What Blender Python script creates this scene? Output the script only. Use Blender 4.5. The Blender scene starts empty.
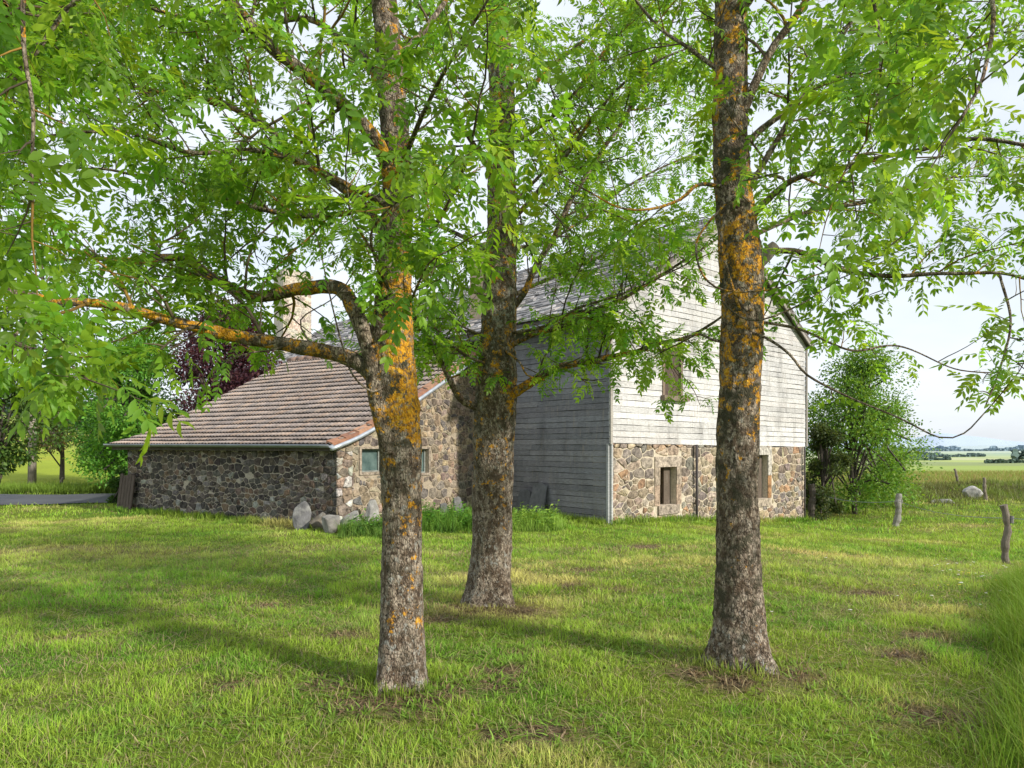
import bpy, math, random
import numpy as np
from mathutils import Vector, Matrix
R = math.radians
random.seed(7); rng = np.random.default_rng(11)
scn = bpy.context.scene
C = scn.collection
CAMZ, F, HY = 1.6, 700.0, 445.0

def at(px, py, d):
    "the spot in the world seen in that direction at that depth"
    return np.array([(px-512)/F*d, d, CAMZ+(HY-py)/F*d])

# ------------------------------------------------------------------ noise
def _h(i, j, k):
    n = (i.astype(np.int64)*374761393 + j.astype(np.int64)*668265263 + k.astype(np.int64)*2147483647) & 0xffffffff
    n = ((n ^ (n >> 13))*1274126177) & 0xffffffff
    n = (n ^ (n >> 16)) & 0xffffffff
    return n/4294967295.0
def vn(x, y, z=None):
    x = np.asarray(x, float); y = np.asarray(y, float)
    z = np.zeros_like(x) if z is None else np.asarray(z, float)
    xi, yi, zi = np.floor(x), np.floor(y), np.floor(z)
    fx, fy, fz = x-xi, y-yi, z-zi
    fx, fy, fz = [f*f*(3-2*f) for f in (fx, fy, fz)]
    r = 0
    for a in (0, 1):
        for b in (0, 1):
            for c in (0, 1):
                w = (fx if a else 1-fx)*(fy if b else 1-fy)*(fz if c else 1-fz)
                r = r + w*_h(xi+a, yi+b, zi+c)
    return r
def fbm(x, y, z=None, o=4):
    s = 0; a = .5; t = 0
    z = np.zeros_like(np.asarray(x, float)) if z is None else z
    for i in range(o):
        s = s + a*vn(x*2**i+17.3*i, y*2**i-9.1*i, z*2**i+3.7*i); t += a; a *= .5
    return s/t
def S(v, a, b):
    t = np.clip((v-a)/(b-a), 0, 1); return t*t*(3-2*t)

# ------------------------------------------------------------------ terrain height
RY = np.array([0, 30, 40, 58, 100, 200, 400, 800, 1500, 3000, 6000, 12000.])
RZ = np.array([-1.78, -2.45, -2.40, -2.75, -3.7, -5.6, -8.5, -12, -15, -18, -20, -24]) + CAMZ
LY = np.array([0, 24, 30, 60, 120, 200, 300, 600, 1500, 6000, 12000.])
LZ = np.array([-1.78, -1.82, -1.75, -1.2, .3, 5.0, 12, 26, 34, 40, 40]) + CAMZ
def G(x, y):
    x = np.asarray(x, float); y = np.asarray(y, float)
    g = -.18*S(y, 5, 15) - .30*S(x, 2, 9)*S(y, 6, 13) - .28*S(x, 3, 10)*S(y, 14, 22)
    a = x/np.maximum(y, 1.0)
    w = S(-a, -.3, .45)
    far = np.interp(y, LY, LZ)*w + np.interp(y, RY, RZ)*(1-w)
    t = S(y, 22, 30)
    g = g*(1-t) + far*t
    # rough bank beyond the fence on the right
    ml = 33+.25*(x-18)
    g = g + .42*np.exp(-((y-ml)/2.6)**2)*S(x, 10, 15)*(1-S(x, 26, 32))*(.6+.8*vn(x*.7, y*.7))
    amp = .05*S(np.hypot(x, y), 2, 9)+.012
    g = g + amp*(fbm(x*.55+3, y*.55)-.5)*2*(1-S(np.hypot(x, y), 50, 90))
    # roots raise the turf a little around the three ash trees
    for (tx, ty) in ((-.72, 4.57), (-.22, 7.1), (1.64, 5.02)):
        g = g + .05*np.exp(-((x-tx)**2+(y-ty)**2)/.25)
    return g
def gz(x, y): return float(G(np.array([x]), np.array([y]))[0])

BARE = [(505, 672, .22), (545, 735, .26), (500, 740, .14), (590, 572, .3), (345, 640, .22), (640, 545, .5), (610, 595, .2), (575, 590, .2),
        (330, 690, .2), (430, 700, .25), (360, 710, .22), (400, 712, .3), (700, 680, .18), (785, 680, .25), (735, 690, .2), (470, 610, .3), (520, 612, .2),
        (940, 720, .3), (925, 640, .25), (905, 660, .2), (270, 605, .2), (240, 690, .2), (70, 640, .18), (440, 620, .2), (870, 600, .3), (520, 655, .12), (500, 690, .15)]
BW = []
for px, py, r in BARE:
    r *= .72; h = 1.62 if py > 600 else 1.72
    d = h*F/(py-HY); BW.append(((px-512)/F*d, d, r))
def bare(x, y):
    b = np.zeros_like(np.asarray(x, float))
    for bx, by, r in BW:
        b = np.maximum(b, np.exp(-(((x-bx)/(r*1.3))**2+((y-by)/(r*.9))**2)))
    return np.clip(b*1.25*S(fbm(x*9, y*9, o=4)+.28*b, .44, .56), 0, 1)
def lawncol(x, y):
    "patchy mown turf: green, yellow green, straw"
    n1 = fbm(x*.45+5, y*.6+1, o=5); n2 = fbm(x*1.7-4, y*2.4+9, o=4); n3 = fbm(x*6, y*6, o=3)
    straw = S(n1*.55+n2*.45, .50, .72)*.8
    lush = S(n2*.5+n3*.3+(1-n1)*.3, .52, .70)
    straw = np.clip(straw+.4*np.exp(-(((x+5.5)/2.2)**2+((y-11)/1.4)**2))+.35*np.exp(-(((x-5)/2.5)**2+((y-11)/2.5)**2)), 0, 1)
    base = np.array([.29, .425, .05]); st = np.array([.58, .52, .20]); lu = np.array([.18, .37, .035])
    c = base[None]*np.ones((len(x), 1))
    c = c*(1-lush[:, None]) + lu*lush[:, None]
    c = c*(1-straw[:, None]) + st*straw[:, None]
    return c

# ------------------------------------------------------------------ materials
def newmat(name):
    m = bpy.data.materials.new(name); m.use_nodes = True
    nt = m.node_tree; nt.nodes.clear()
    out = nt.nodes.new('ShaderNodeOutputMaterial'); bs = nt.nodes.new('ShaderNodeBsdfPrincipled')
    nt.links.new(bs.outputs[0], out.inputs[0])
    return m, nt, bs, out
def N(nt, t, **k):
    n = nt.nodes.new('ShaderNode'+t)
    for a, v in k.items():
        if hasattr(n, a): setattr(n, a, v)
        else: n.inputs[a.replace('_', ' ')].default_value = v
    return n
def ramp(nt, fac, stops):
    r = nt.nodes.new('ShaderNodeValToRGB'); el = r.color_ramp.elements
    while len(el) < len(stops): el.new(.5)
    for e, (p, c) in zip(el, stops):
        e.position = p; e.color = (c[0], c[1], c[2], 1) if not isinstance(c, (int, float)) else (c, c, c, 1)
    nt.links.new(fac, r.inputs[0]); return r.outputs[0]
def mixc(nt, f, a, b, mode='MIX'):
    m = nt.nodes.new('ShaderNodeMix'); m.data_type = 'RGBA'; m.blend_type = mode
    for i, v in ((0, f), (6, a), (7, b)):
        if hasattr(v, 'links') or hasattr(v, 'is_linked'): nt.links.new(v, m.inputs[i])
        elif i == 0: m.inputs[0].default_value = v
        else: m.inputs[i].default_value = (v[0], v[1], v[2], 1)
    return m.outputs[2]
def coords(nt, scale=(1, 1, 1), kind='Object'):
    t = nt.nodes.new('ShaderNodeTexCoord'); mp = nt.nodes.new('ShaderNodeMapping')
    mp.inputs['Scale'].default_value = scale
    nt.links.new(t.outputs[kind], mp.inputs[0]); return mp.outputs[0]
def noise(nt, vec, scale, detail=6, rough=.6):
    n = N(nt, 'TexNoise'); n.inputs['Scale'].default_value = scale; n.inputs['Detail'].default_value = detail
    n.inputs['Roughness'].default_value = rough; nt.links.new(vec, n.inputs['Vector']); return n.outputs[0]
def bump(nt, bs, h, st=.5, dist=.02):
    b = N(nt, 'Bump'); b.inputs['Strength'].default_value = st; b.inputs['Distance'].default_value = dist
    nt.links.new(h, b.inputs['Height']); nt.links.new(b.outputs[0], bs.inputs['Normal']); return b
def attr(nt, name='col'):
    a = N(nt, 'Attribute'); a.attribute_name = name; return a

def mat_vcol(name, rough=.85, nscale=25, namp=.5, bst=.4, bdist=.01, scale=(1, 1, 1), spec=.3, fine=90, stain=False):
    "vertex colour broken up by two scales of noise"
    m, nt, bs, out = newmat(name)
    a = attr(nt); v = coords(nt, scale)
    n = noise(nt, v, nscale); n2 = noise(nt, v, fine, 4)
    g = ramp(nt, n, [(.3, 1-namp), (.7, 1+namp*.35)])
    g2 = ramp(nt, n2, [(.3, 1-namp*.5), (.7, 1+namp*.3)])
    c = mixc(nt, 1.0, a.outputs[0], g, 'MULTIPLY'); c = mixc(nt, 1.0, c, g2, 'MULTIPLY')
    if stain:
        c = mixc(nt, 1.0, c, ramp(nt, noise(nt, coords(nt, (1, 1, .35)), 1.6, 6, .65), [(.32, .62), (.5, 1.0), (.7, 1.08)]), 'MULTIPLY')
        c = mixc(nt, ramp(nt, noise(nt, coords(nt, (6, 6, .8)), 2.2, 4, .7), [(.56, 0.), (.68, .55)]), c, (.25, .22, .19))
    nt.links.new(c, bs.inputs['Base Color']); bs.inputs['Roughness'].default_value = rough
    bs.inputs['Specular IOR Level'].default_value = spec
    ad = N(nt, 'Math'); ad.operation = 'ADD'; nt.links.new(n, ad.inputs[0]); nt.links.new(n2, ad.inputs[1])
    bump(nt, bs, ad.outputs[0], bst, bdist)
    return m
def mat_leaf(name, trans=.45, rough=.45, tboost=(1.5, 1.35, .8)):
    m, nt, bs, out = newmat(name)
    a = attr(nt)
    nt.links.new(a.outputs[0], bs.inputs['Base Color']); bs.inputs['Roughness'].default_value = rough
    bs.inputs['Specular IOR Level'].default_value = .35
    tr = N(nt, 'BsdfTranslucent'); mx = N(nt, 'MixShader'); mx.inputs[0].default_value = trans
    tc = mixc(nt, 1.0, a.outputs[0], tboost, 'MULTIPLY')
    nt.links.new(tc, tr.inputs[0]); nt.links.new(bs.outputs[0], mx.inputs[1]); nt.links.new(tr.outputs[0], mx.inputs[2])
    nt.links.new(mx.outputs[0], out.inputs[0])
    return m

M = {}
M['leaf'] = mat_leaf('ash_leaf', .58, .45, (1.7, 1.5, .8))
M['farleaf'] = mat_leaf('shrub_leaf', .4, .5)
M['grass'] = mat_leaf('grass_blade', .35, .6, (1.3, 1.2, .8))
M['stone'] = mat_vcol('rubble_stone', .9, 11, .75, .8, .025, fine=55)
M['mortar'] = mat_vcol('lime_mortar', .95, 18, .35, .7, .02)
M['wood'] = mat_vcol('weathered_board', .8, 9, .5, .5, .006, (1, 1, 14), fine=30, stain=True)
M['lauze'] = mat_vcol('lauze_slab', .85, 8, .4, .5, .02)
M['tile'] = mat_vcol('clay_tile', .8, 9, .4, .3, .008)
M['slate'] = mat_vcol('slate_slab', .75, 7, .4, .5, .02)
M['rock'] = mat_vcol('boulder_rock', .9, 5, .5, .8, .04)
M['post'] = mat_vcol('old_post_wood', .9, 12, .5, .6, .01, (3, 3, .5))
M['render'] = mat_vcol('lime_render', .95, 5, .25, .4, .01)
M['hedge'] = mat_vcol('hedge_green', .95, 2, .4, .5, .3)

def mat_metal(name, col, rough):
    m, nt, bs, out = newmat(name); v = coords(nt); n = noise(nt, v, 6)
    c = ramp(nt, n, [(.3, [k*.7 for k in col]), (.7, col)]); nt.links.new(c, bs.inputs['Base Color'])
    bs.inputs['Metallic'].default_value = .55; bs.inputs['Roughness'].default_value = rough; return m
M['zinc'] = mat_metal('zinc_gutter', (.30, .33, .37), .45)
M['zinclight'] = mat_metal('zinc_flashing', (.55, .60, .66), .4)
m, nt, bs, out = newmat('window_glass'); v = coords(nt); n = noise(nt, v, 3)
nt.links.new(ramp(nt, n, [(.35, (.03, .06, .06)), (.7, (.14, .20, .19))]), bs.inputs['Base Color']); bs.inputs['Roughness'].default_value = .15; M['glass'] = m
m, nt, bs, out = newmat('dark_interior'); v = coords(nt); n = noise(nt, v, 5)
nt.links.new(ramp(nt, n, [(.3, (.012, .010, .008)), (.7, (.03, .024, .018))]), bs.inputs['Base Color']); M['dark'] = m

# bark with grey and orange lichen; the 'col' attribute carries (orange, grey, dark) amounts
def mat_bark():
    m, nt, bs, out = newmat('lichen_bark')
    a = attr(nt); sp = N(nt, 'SeparateColor'); nt.links.new(a.outputs[0], sp.inputs[0])
    v = coords(nt, (1, 1, .45)); v1 = coords(nt)
    base = ramp(nt, noise(nt, v, 28, 8, .7), [(.3, (.09, .066, .048)), (.48, (.30, .24, .185)), (.66, (.52, .45, .37))])
    cr = N(nt, 'TexVoronoi', feature='DISTANCE_TO_EDGE'); cr.inputs['Scale'].default_value = 55; nt.links.new(v, cr.inputs['Vector'])
    crk = ramp(nt, cr.outputs[0], [(.0, .45), (.18, 1.0)])
    base = mixc(nt, .75, base, crk, 'MULTIPLY')
    bl = ramp(nt, noise(nt, coords(nt, (1, 1, .7)), 15, 8, .68), [(.45, .9), (.53, 0.)])
    base = mixc(nt, bl, base, (.105, .072, .048))
    bt = ramp(nt, noise(nt, coords(nt, (1.1, 1, .6)), 21, 7, .7), [(.54, 0.), (.60, .8)])
    base = mixc(nt, bt, base, (.42, .35, .27))
    sp_ = ramp(nt, noise(nt, coords(nt, (1, 1, .8)), 42, 6, .75), [(.42, .95), (.49, 0.)])
    base = mixc(nt, sp_, base, (.05, .037, .028))
    # dark moss
    nd = noise(nt, v1, 7, 6, .65); dk = ramp(nt, nd, [(.5, 0.), (.6, 1.)])
    dm = N(nt, 'Math', operation='MULTIPLY'); nt.links.new(dk, dm.inputs[0]); nt.links.new(sp.outputs[2], dm.inputs[1])
    base = mixc(nt, dm.outputs[0], base, (.065, .060, .040))
    # grey crust lichen
    ng = noise(nt, coords(nt, (1, 1, .8)), 24, 8, .7)
    ad = N(nt, 'Math', operation='ADD'); nt.links.new(ng, ad.inputs[0]); nt.links.new(sp.outputs[1], ad.inputs[1])
    gf = ramp(nt, ad.outputs[0], [(.78, 0.), (.83, .75)])
    base = mixc(nt, gf, base, (.36, .36, .33))
    # orange lichen
    no = noise(nt, v1, 11.0, 10, .72)
    ao = N(nt, 'Math', operation='ADD'); nt.links.new(no, ao.inputs[0]); nt.links.new(sp.outputs[0], ao.inputs[1])
    of0 = ramp(nt, ao.outputs[0], [(.81, 0.), (.85, .95)])
    hole = ramp(nt, noise(nt, v1, 32, 6, .7), [(.42, .1), (.50, 1.)])
    hm = N(nt, 'Math', operation='MULTIPLY'); nt.links.new(of0, hm.inputs[0]); nt.links.new(hole, hm.inputs[1]); of = hm.outputs[0]
    oc = ramp(nt, noise(nt, v1, 40, 4), [(.35, (.34, .15, .012)), (.5, (.62, .29, .015)), (.7, (.78, .47, .06))])
    base = mixc(nt, of, base, oc)
    nt.links.new(base, bs.inputs['Base Color']); bs.inputs['Roughness'].default_value = .95; bs.inputs['Specular IOR Level'].default_value = .2
    hh = N(nt, 'Math', operation='ADD'); nt.links.new(noise(nt, v, 60, 6, .7), hh.inputs[0]); nt.links.new(crk, hh.inputs[1])
    bump(nt, bs, hh.outputs[0], .9, .012)
    return m
M['bark'] = mat_bark()
M['twig'] = mat_vcol('twig_bark', .9, 30, .4, .3, .004)

# ground
def mat_ground():
    m, nt, bs, out = newmat('turf_ground')
    a = attr(nt); v = coords(nt)
    f1 = ramp(nt, noise(nt, v, 14, 8, .75), [(.3, .45), (.7, 1.25)])
    f2 = ramp(nt, noise(nt, v, .06, 6, .6), [(.3, .82), (.7, 1.15)])
    c = mixc(nt, 1., a.outputs[0], f1, 'MULTIPLY'); c = mixc(nt, 1., c, f2, 'MULTIPLY')
    far = attr(nt, 'far')
    c = mixc(nt, far.outputs[2], c, a.outputs[0])
    nt.links.new(c, bs.inputs['Base Color']); bs.inputs['Roughness'].default_value = 1; bs.inputs['Specular IOR Level'].default_value = .1
    bump(nt, bs, noise(nt, v, 30, 6, .7), .6, .02)
    return m
M['ground'] = mat_ground()
m, nt, bs, out = newmat('asphalt'); v = coords(nt)
c = ramp(nt, noise(nt, v, 60, 5), [(.3, (.05, .053, .062)), (.7, (.10, .105, .12))]); c2 = ramp(nt, noise(nt, v, .7, 5), [(.3, .75), (.7, 1.2)])
nt.links.new(mixc(nt, 1., c, c2, 'MULTIPLY'), bs.inputs['Base Color']); bs.inputs['Roughness'].default_value = .8; bump(nt, bs, noise(nt, v, 80, 3), .4, .01); M['asphalt'] = m

# ------------------------------------------------------------------ object helpers
def tag(o, label=None, cat=None, group=None, kind=None):
    if label: o['label'] = label
    if cat: o['category'] = cat
    if group: o['group'] = group
    if kind: o['kind'] = kind
    return o
def raw(name, V, Fc, mat, parent=None, col=None, smooth=False, extra=None):
    "V nx3, Fc list of faces or an int array of triangles / quads; world coordinates"
    me = bpy.data.meshes.new(name)
    V = np.asarray(V, np.float32)
    off = np.array(parent.location, np.float32) if parent is not None else None
    if parent is not None: V = V - parent['_o'] if '_o' in parent else V - off
    if isinstance(Fc, np.ndarray):
        k = Fc.shape[1]; nf = len(Fc)
        me.vertices.add(len(V)); me.vertices.foreach_set('co', V.ravel())
        me.loops.add(nf*k); me.loops.foreach_set('vertex_index', Fc.astype(np.int32).ravel())
        me.polygons.add(nf); me.polygons.foreach_set('loop_start', np.arange(0, nf*k, k, dtype=np.int32))
        me.polygons.foreach_set('loop_total', np.full(nf, k, np.int32))
        me.update(calc_edges=True)
    else:
        me.from_pydata(V.tolist(), [], Fc); me.update()
    if col is not None:
        ca = me.color_attributes.new('col', 'FLOAT_COLOR', 'POINT')
        c4 = np.ones((len(V), 4), np.float32); c4[:, :3] = col; ca.data.foreach_set('color', c4.ravel())
    if extra:
        for kname, arr in extra.items():
            e = me.attributes.new(kname, 'FLOAT', 'POINT'); e.data.foreach_set('value', np.asarray(arr, np.float32))
    if smooth: me.polygons.foreach_set('use_smooth', np.ones(len(me.polygons), bool))
    me.materials.append(mat)
    o = bpy.data.objects.new(name, me); C.objects.link(o)
    if parent is not None: o.parent = parent
    return o
def empty(name, loc, label, cat, group=None):
    o = bpy.data.objects.new(name, None); C.objects.link(o); o.location = loc; o.empty_display_size = .2
    return tag(o, label, cat, group)
class MB:
    def __init__(s): s.v = []; s.f = []; s.c = []; s.n = 0
    def add(s, V, Fc, col=(1, 1, 1)):
        s.v.append(np.asarray(V, float)); s.f += [tuple(i+s.n for i in f) for f in Fc]
        cc = np.ones((len(V), 3))*np.asarray(col); s.c.append(cc); s.n += len(V)
    def hexa(s, P, col=(1, 1, 1)):
        s.add(P, [(0, 3, 2, 1), (4, 5, 6, 7), (0, 1, 5, 4), (1, 2, 6, 5), (2, 3, 7, 6), (3, 0, 4, 7)], col)
    def fbox(s, fr, a0, a1, b0, b1, c0, c1, col=(1, 1, 1)):
        "box in the frame fr(s, t, z)"
        P = [fr(a0, b0, c0), fr(a1, b0, c0), fr(a1, b1, c0), fr(a0, b1, c0), fr(a0, b0, c1), fr(a1, b0, c1), fr(a1, b1, c1), fr(a0, b1, c1)]
        s.hexa(P, col)
    def tube(s, pts, rad, seg=8, col=(1, 1, 1), cap=True):
        V, Fc = tube_geo(pts, rad, seg); s.add(V, Fc, col)
        if cap:
            n = len(pts); s.f.append(tuple(s.n-seg+i for i in range(seg))); s.f.append(tuple(s.n-len(V)+seg-1-i for i in range(seg)))
    def build(s, name, mat, parent=None, smooth=False):
        o = raw(name, np.concatenate(s.v), s.f, mat, None, np.concatenate(s.c), smooth)
        if parent is not None:
            o.parent = parent; o.matrix_parent_inverse = Matrix.Translation(-Vector(parent.location))
        return o
def put(o, parent):
    o.parent = parent; o.matrix_parent_inverse = Matrix.Translation(-Vector(parent.location)); return o
def tube_geo(pts, rad, seg=8):
    pts = np.asarray(pts, float); n = len(pts); rad = np.broadcast_to(np.asarray(rad, float), (n,))
    T = np.gradient(pts, axis=0); T /= np.linalg.norm(T, axis=1)[:, None]+1e-9
    up = np.array([0, 0, 1.]) if abs(T[0][2]) < .9 else np.array([1., 0, 0])
    X = np.cross(T[0], up); X /= np.linalg.norm(X); V = []
    for i in range(n):
        X = X - T[i]*np.dot(X, T[i]); X /= np.linalg.norm(X)+1e-9; Y = np.cross(T[i], X)
        a = np.arange(seg)*2*math.pi/seg
        V.append(pts[i]+rad[i]*(np.cos(a)[:, None]*X+np.sin(a)[:, None]*Y))
    V = np.concatenate(V); Fc = []
    for i in range(n-1):
        for j in range(seg):
            k = (j+1) % seg; Fc.append((i*seg+j, i*seg+k, (i+1)*seg+k, (i+1)*seg+j))
    return V, Fc
def smoothpath(P, step):
    P = np.asarray(P, float)
    if len(P) == 2: P = np.array([P[0], P[0]*.66+P[1]*.34, P[0]*.33+P[1]*.67, P[1]])
    Q = np.vstack([2*P[0]-P[1], P, 2*P[-1]-P[-2]]); out = []
    for i in range(1, len(Q)-2):
        L = np.linalg.norm(Q[i+1]-Q[i]); n = max(2, int(L/step))
        for t in np.linspace(0, 1, n, endpoint=False):
            a, b, c, d = Q[i-1:i+3]
            out.append(.5*((2*b)+(c-a)*t+(2*a-5*b+4*c-d)*t*t+(3*b-a-3*c+d)*t**3))
    out.append(P[-1]); return np.array(out)

# ------------------------------------------------------------------ GROUND
th_f = np.radians(np.arange(-52, 52.01, .3)); th_b = np.radians(np.arange(56, 305, 4.0))
TH = np.concatenate([th_f, th_b]); nT = len(TH)
rr = [.6]
while rr[-1] < 45: rr.append(rr[-1]*1.015+.004)
while rr[-1] < 12000: rr.append(rr[-1]*1.045)
rr = np.array(rr); nR = len(rr)
RRg, TT = np.meshgrid(rr, TH, indexing='ij')
gx = (RRg*np.sin(TT)).ravel(); gy = (RRg*np.cos(TT)).ravel()
gzv = G(gx, gy)
col = lawncol(gx, gy)*np.array([.52, .48, .5])
b = bare(gx, gy)[:, None]; col = col*(1-b)+np.array([.15, .11, .07])*b
dist = np.hypot(gx, gy); az = gx/np.maximum(gy, 1)
# paddock beyond the fence and the meadow across the road
mead = S(gy, 38, 46)*S(az, .2, .3)
mc = np.array([.21, .27, .07])[None]*np.ones((len(gx), 1)); mc = mc*(.8+.4*fbm(gx*.1, gy*.1)[:, None]); mc[:, 0] += .05*vn(gx*.05, gy*.15)
col = col*(1-mead[:, None])+mc*mead[:, None]
lm = S(gy, 26, 32)*S(-az, .1, .2)
lc = np.array([.30, .37, .035])*(.85+.3*fbm(gx*.03, gy*.05)[:, None]); yel = S(fbm(gx*.04+4, gy*.1+2), .5, .62)[:, None]
lc = lc*(1-yel*.5)+np.array([.42, .40, .05])*yel*.5
col = col*(1-lm[:, None])+lc*lm[:, None]
# distant patchwork of fields
fx = gx/260+.8*vn(gx/900, gy/900)*2; fy = gy/ (150+gy*.12)
hsh = _h(np.floor(fx), np.floor(fy*1.0), np.zeros_like(fx))
pal = np.array([[.30, .38, .10], [.42, .46, .14], [.20, .30, .09], [.36, .42, .10], [.26, .31, .12], [.47, .47, .20]])
pc = pal[(hsh*5.99).astype(int)]
fr_ = S(dist, 75, 110); pc = pc*(.9+.2*fbm(gx/40, gy/40)[:, None])
hl = 1-S(dist, 100, 140); left = S(-az, .1, .2)
col = col*(1-(fr_*(1-.75*left))[:, None])+pc*(fr_*(1-.75*left))[:, None]
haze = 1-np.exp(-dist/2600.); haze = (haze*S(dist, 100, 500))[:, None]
col = col*(1-haze)+np.array([.40, .50, .62])*haze  # aerial haze mixed into the ground colour by distance
ring = np.arange(nT); Fg = []
i0 = np.arange(nR-1)[:, None]*nT; a_ = i0+ring[None]; b_ = i0+((ring+1) % nT)[None]
Fg = np.stack([a_, a_+nT, b_+nT, b_], -1).reshape(-1, 4)
V = np.stack([gx, gy, gzv], 1)
cidx = len(V); V = np.vstack([V, [[0, 0, gz(0, 0)]]]); col = np.vstack([col, col[:1]])
Fl = Fg.tolist()+[(int(j), int((j+1) % nT), cidx) for j in range(nT)]
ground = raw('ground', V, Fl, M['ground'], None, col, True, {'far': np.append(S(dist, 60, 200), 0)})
tag(ground, kind='structure')

# road beyond the shed, a sheet 5 mm over the turf
Vr = []; Fr = []
xs = np.arange(-45, 3, 1.0)
for i, x in enumerate(xs):
    yc = 22.9+.13*(x+16)*1.0
    for j, o in enumerate(np.linspace(-2.1, 2.1, 7)):
        y = yc+o+.06*math.sin(x*1.3+j); Vr.append((x, y, 0))
Vr = np.array(Vr); Vr[:, 2] = G(Vr[:, 0], Vr[:, 1])+.03
Fr = np.array([(i*7+j, (i+1)*7+j, (i+1)*7+j+1, i*7+j+1) for i in range(len(xs)-1) for j in range(6)])
tag(raw('road', Vr, Fr, M['asphalt'], None, None, True), kind='structure')

# hills on the skyline, the blue of aerial haze put into their colour
def ridge(name, d, hfun, colr, a0, a1, n=220):
    az = np.radians(np.linspace(a0, a1, n)); V = []; cc = []
    for k, (dd, hs) in enumerate(((.72, 0), (.86, .55), (1.0, 1), (1.2, .5), (1.4, 0))):
        for a in az:
            h = hfun(a); V.append((math.sin(a)*d*dd, math.cos(a)*d*dd, -70+(h+70)*hs if hs else -90)); cc.append(colr)
    Fc = np.array([(k*n+i, (k+1)*n+i, (k+1)*n+i+1, k*n+i+1) for k in range(4) for i in range(n-1)])
    o = raw(name, V, Fc, M['hedge'], None, np.array(cc), True); tag(o, kind='structure'); return o
def nh(a, s, o): return float(fbm(np.array([a*s+o]), np.array([o*1.7]), o=5)[0])
def px2a(px): return math.atan((px-512)/F)
def farh(a):
    px = 512+F*math.tan(a) if abs(a) < 1.3 else 5000
    bumpv = 15*math.exp(-((px-938)/24.)**2)+11*math.exp(-((px-975)/30.)**2)+8*math.exp(-((px-890)/20.)**2)
    return CAMZ+7000*math.cos(a)/F*(3+bumpv*.5+5*(nh(a, 9, 3)-.4))
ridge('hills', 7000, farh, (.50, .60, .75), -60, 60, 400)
ridge('hills', 4200, lambda a: CAMZ+4200/F*math.cos(a)*(-2.5+6*(nh(a, 14, 8)-.3)), (.50, .60, .62), -60, 60, 300)

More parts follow.
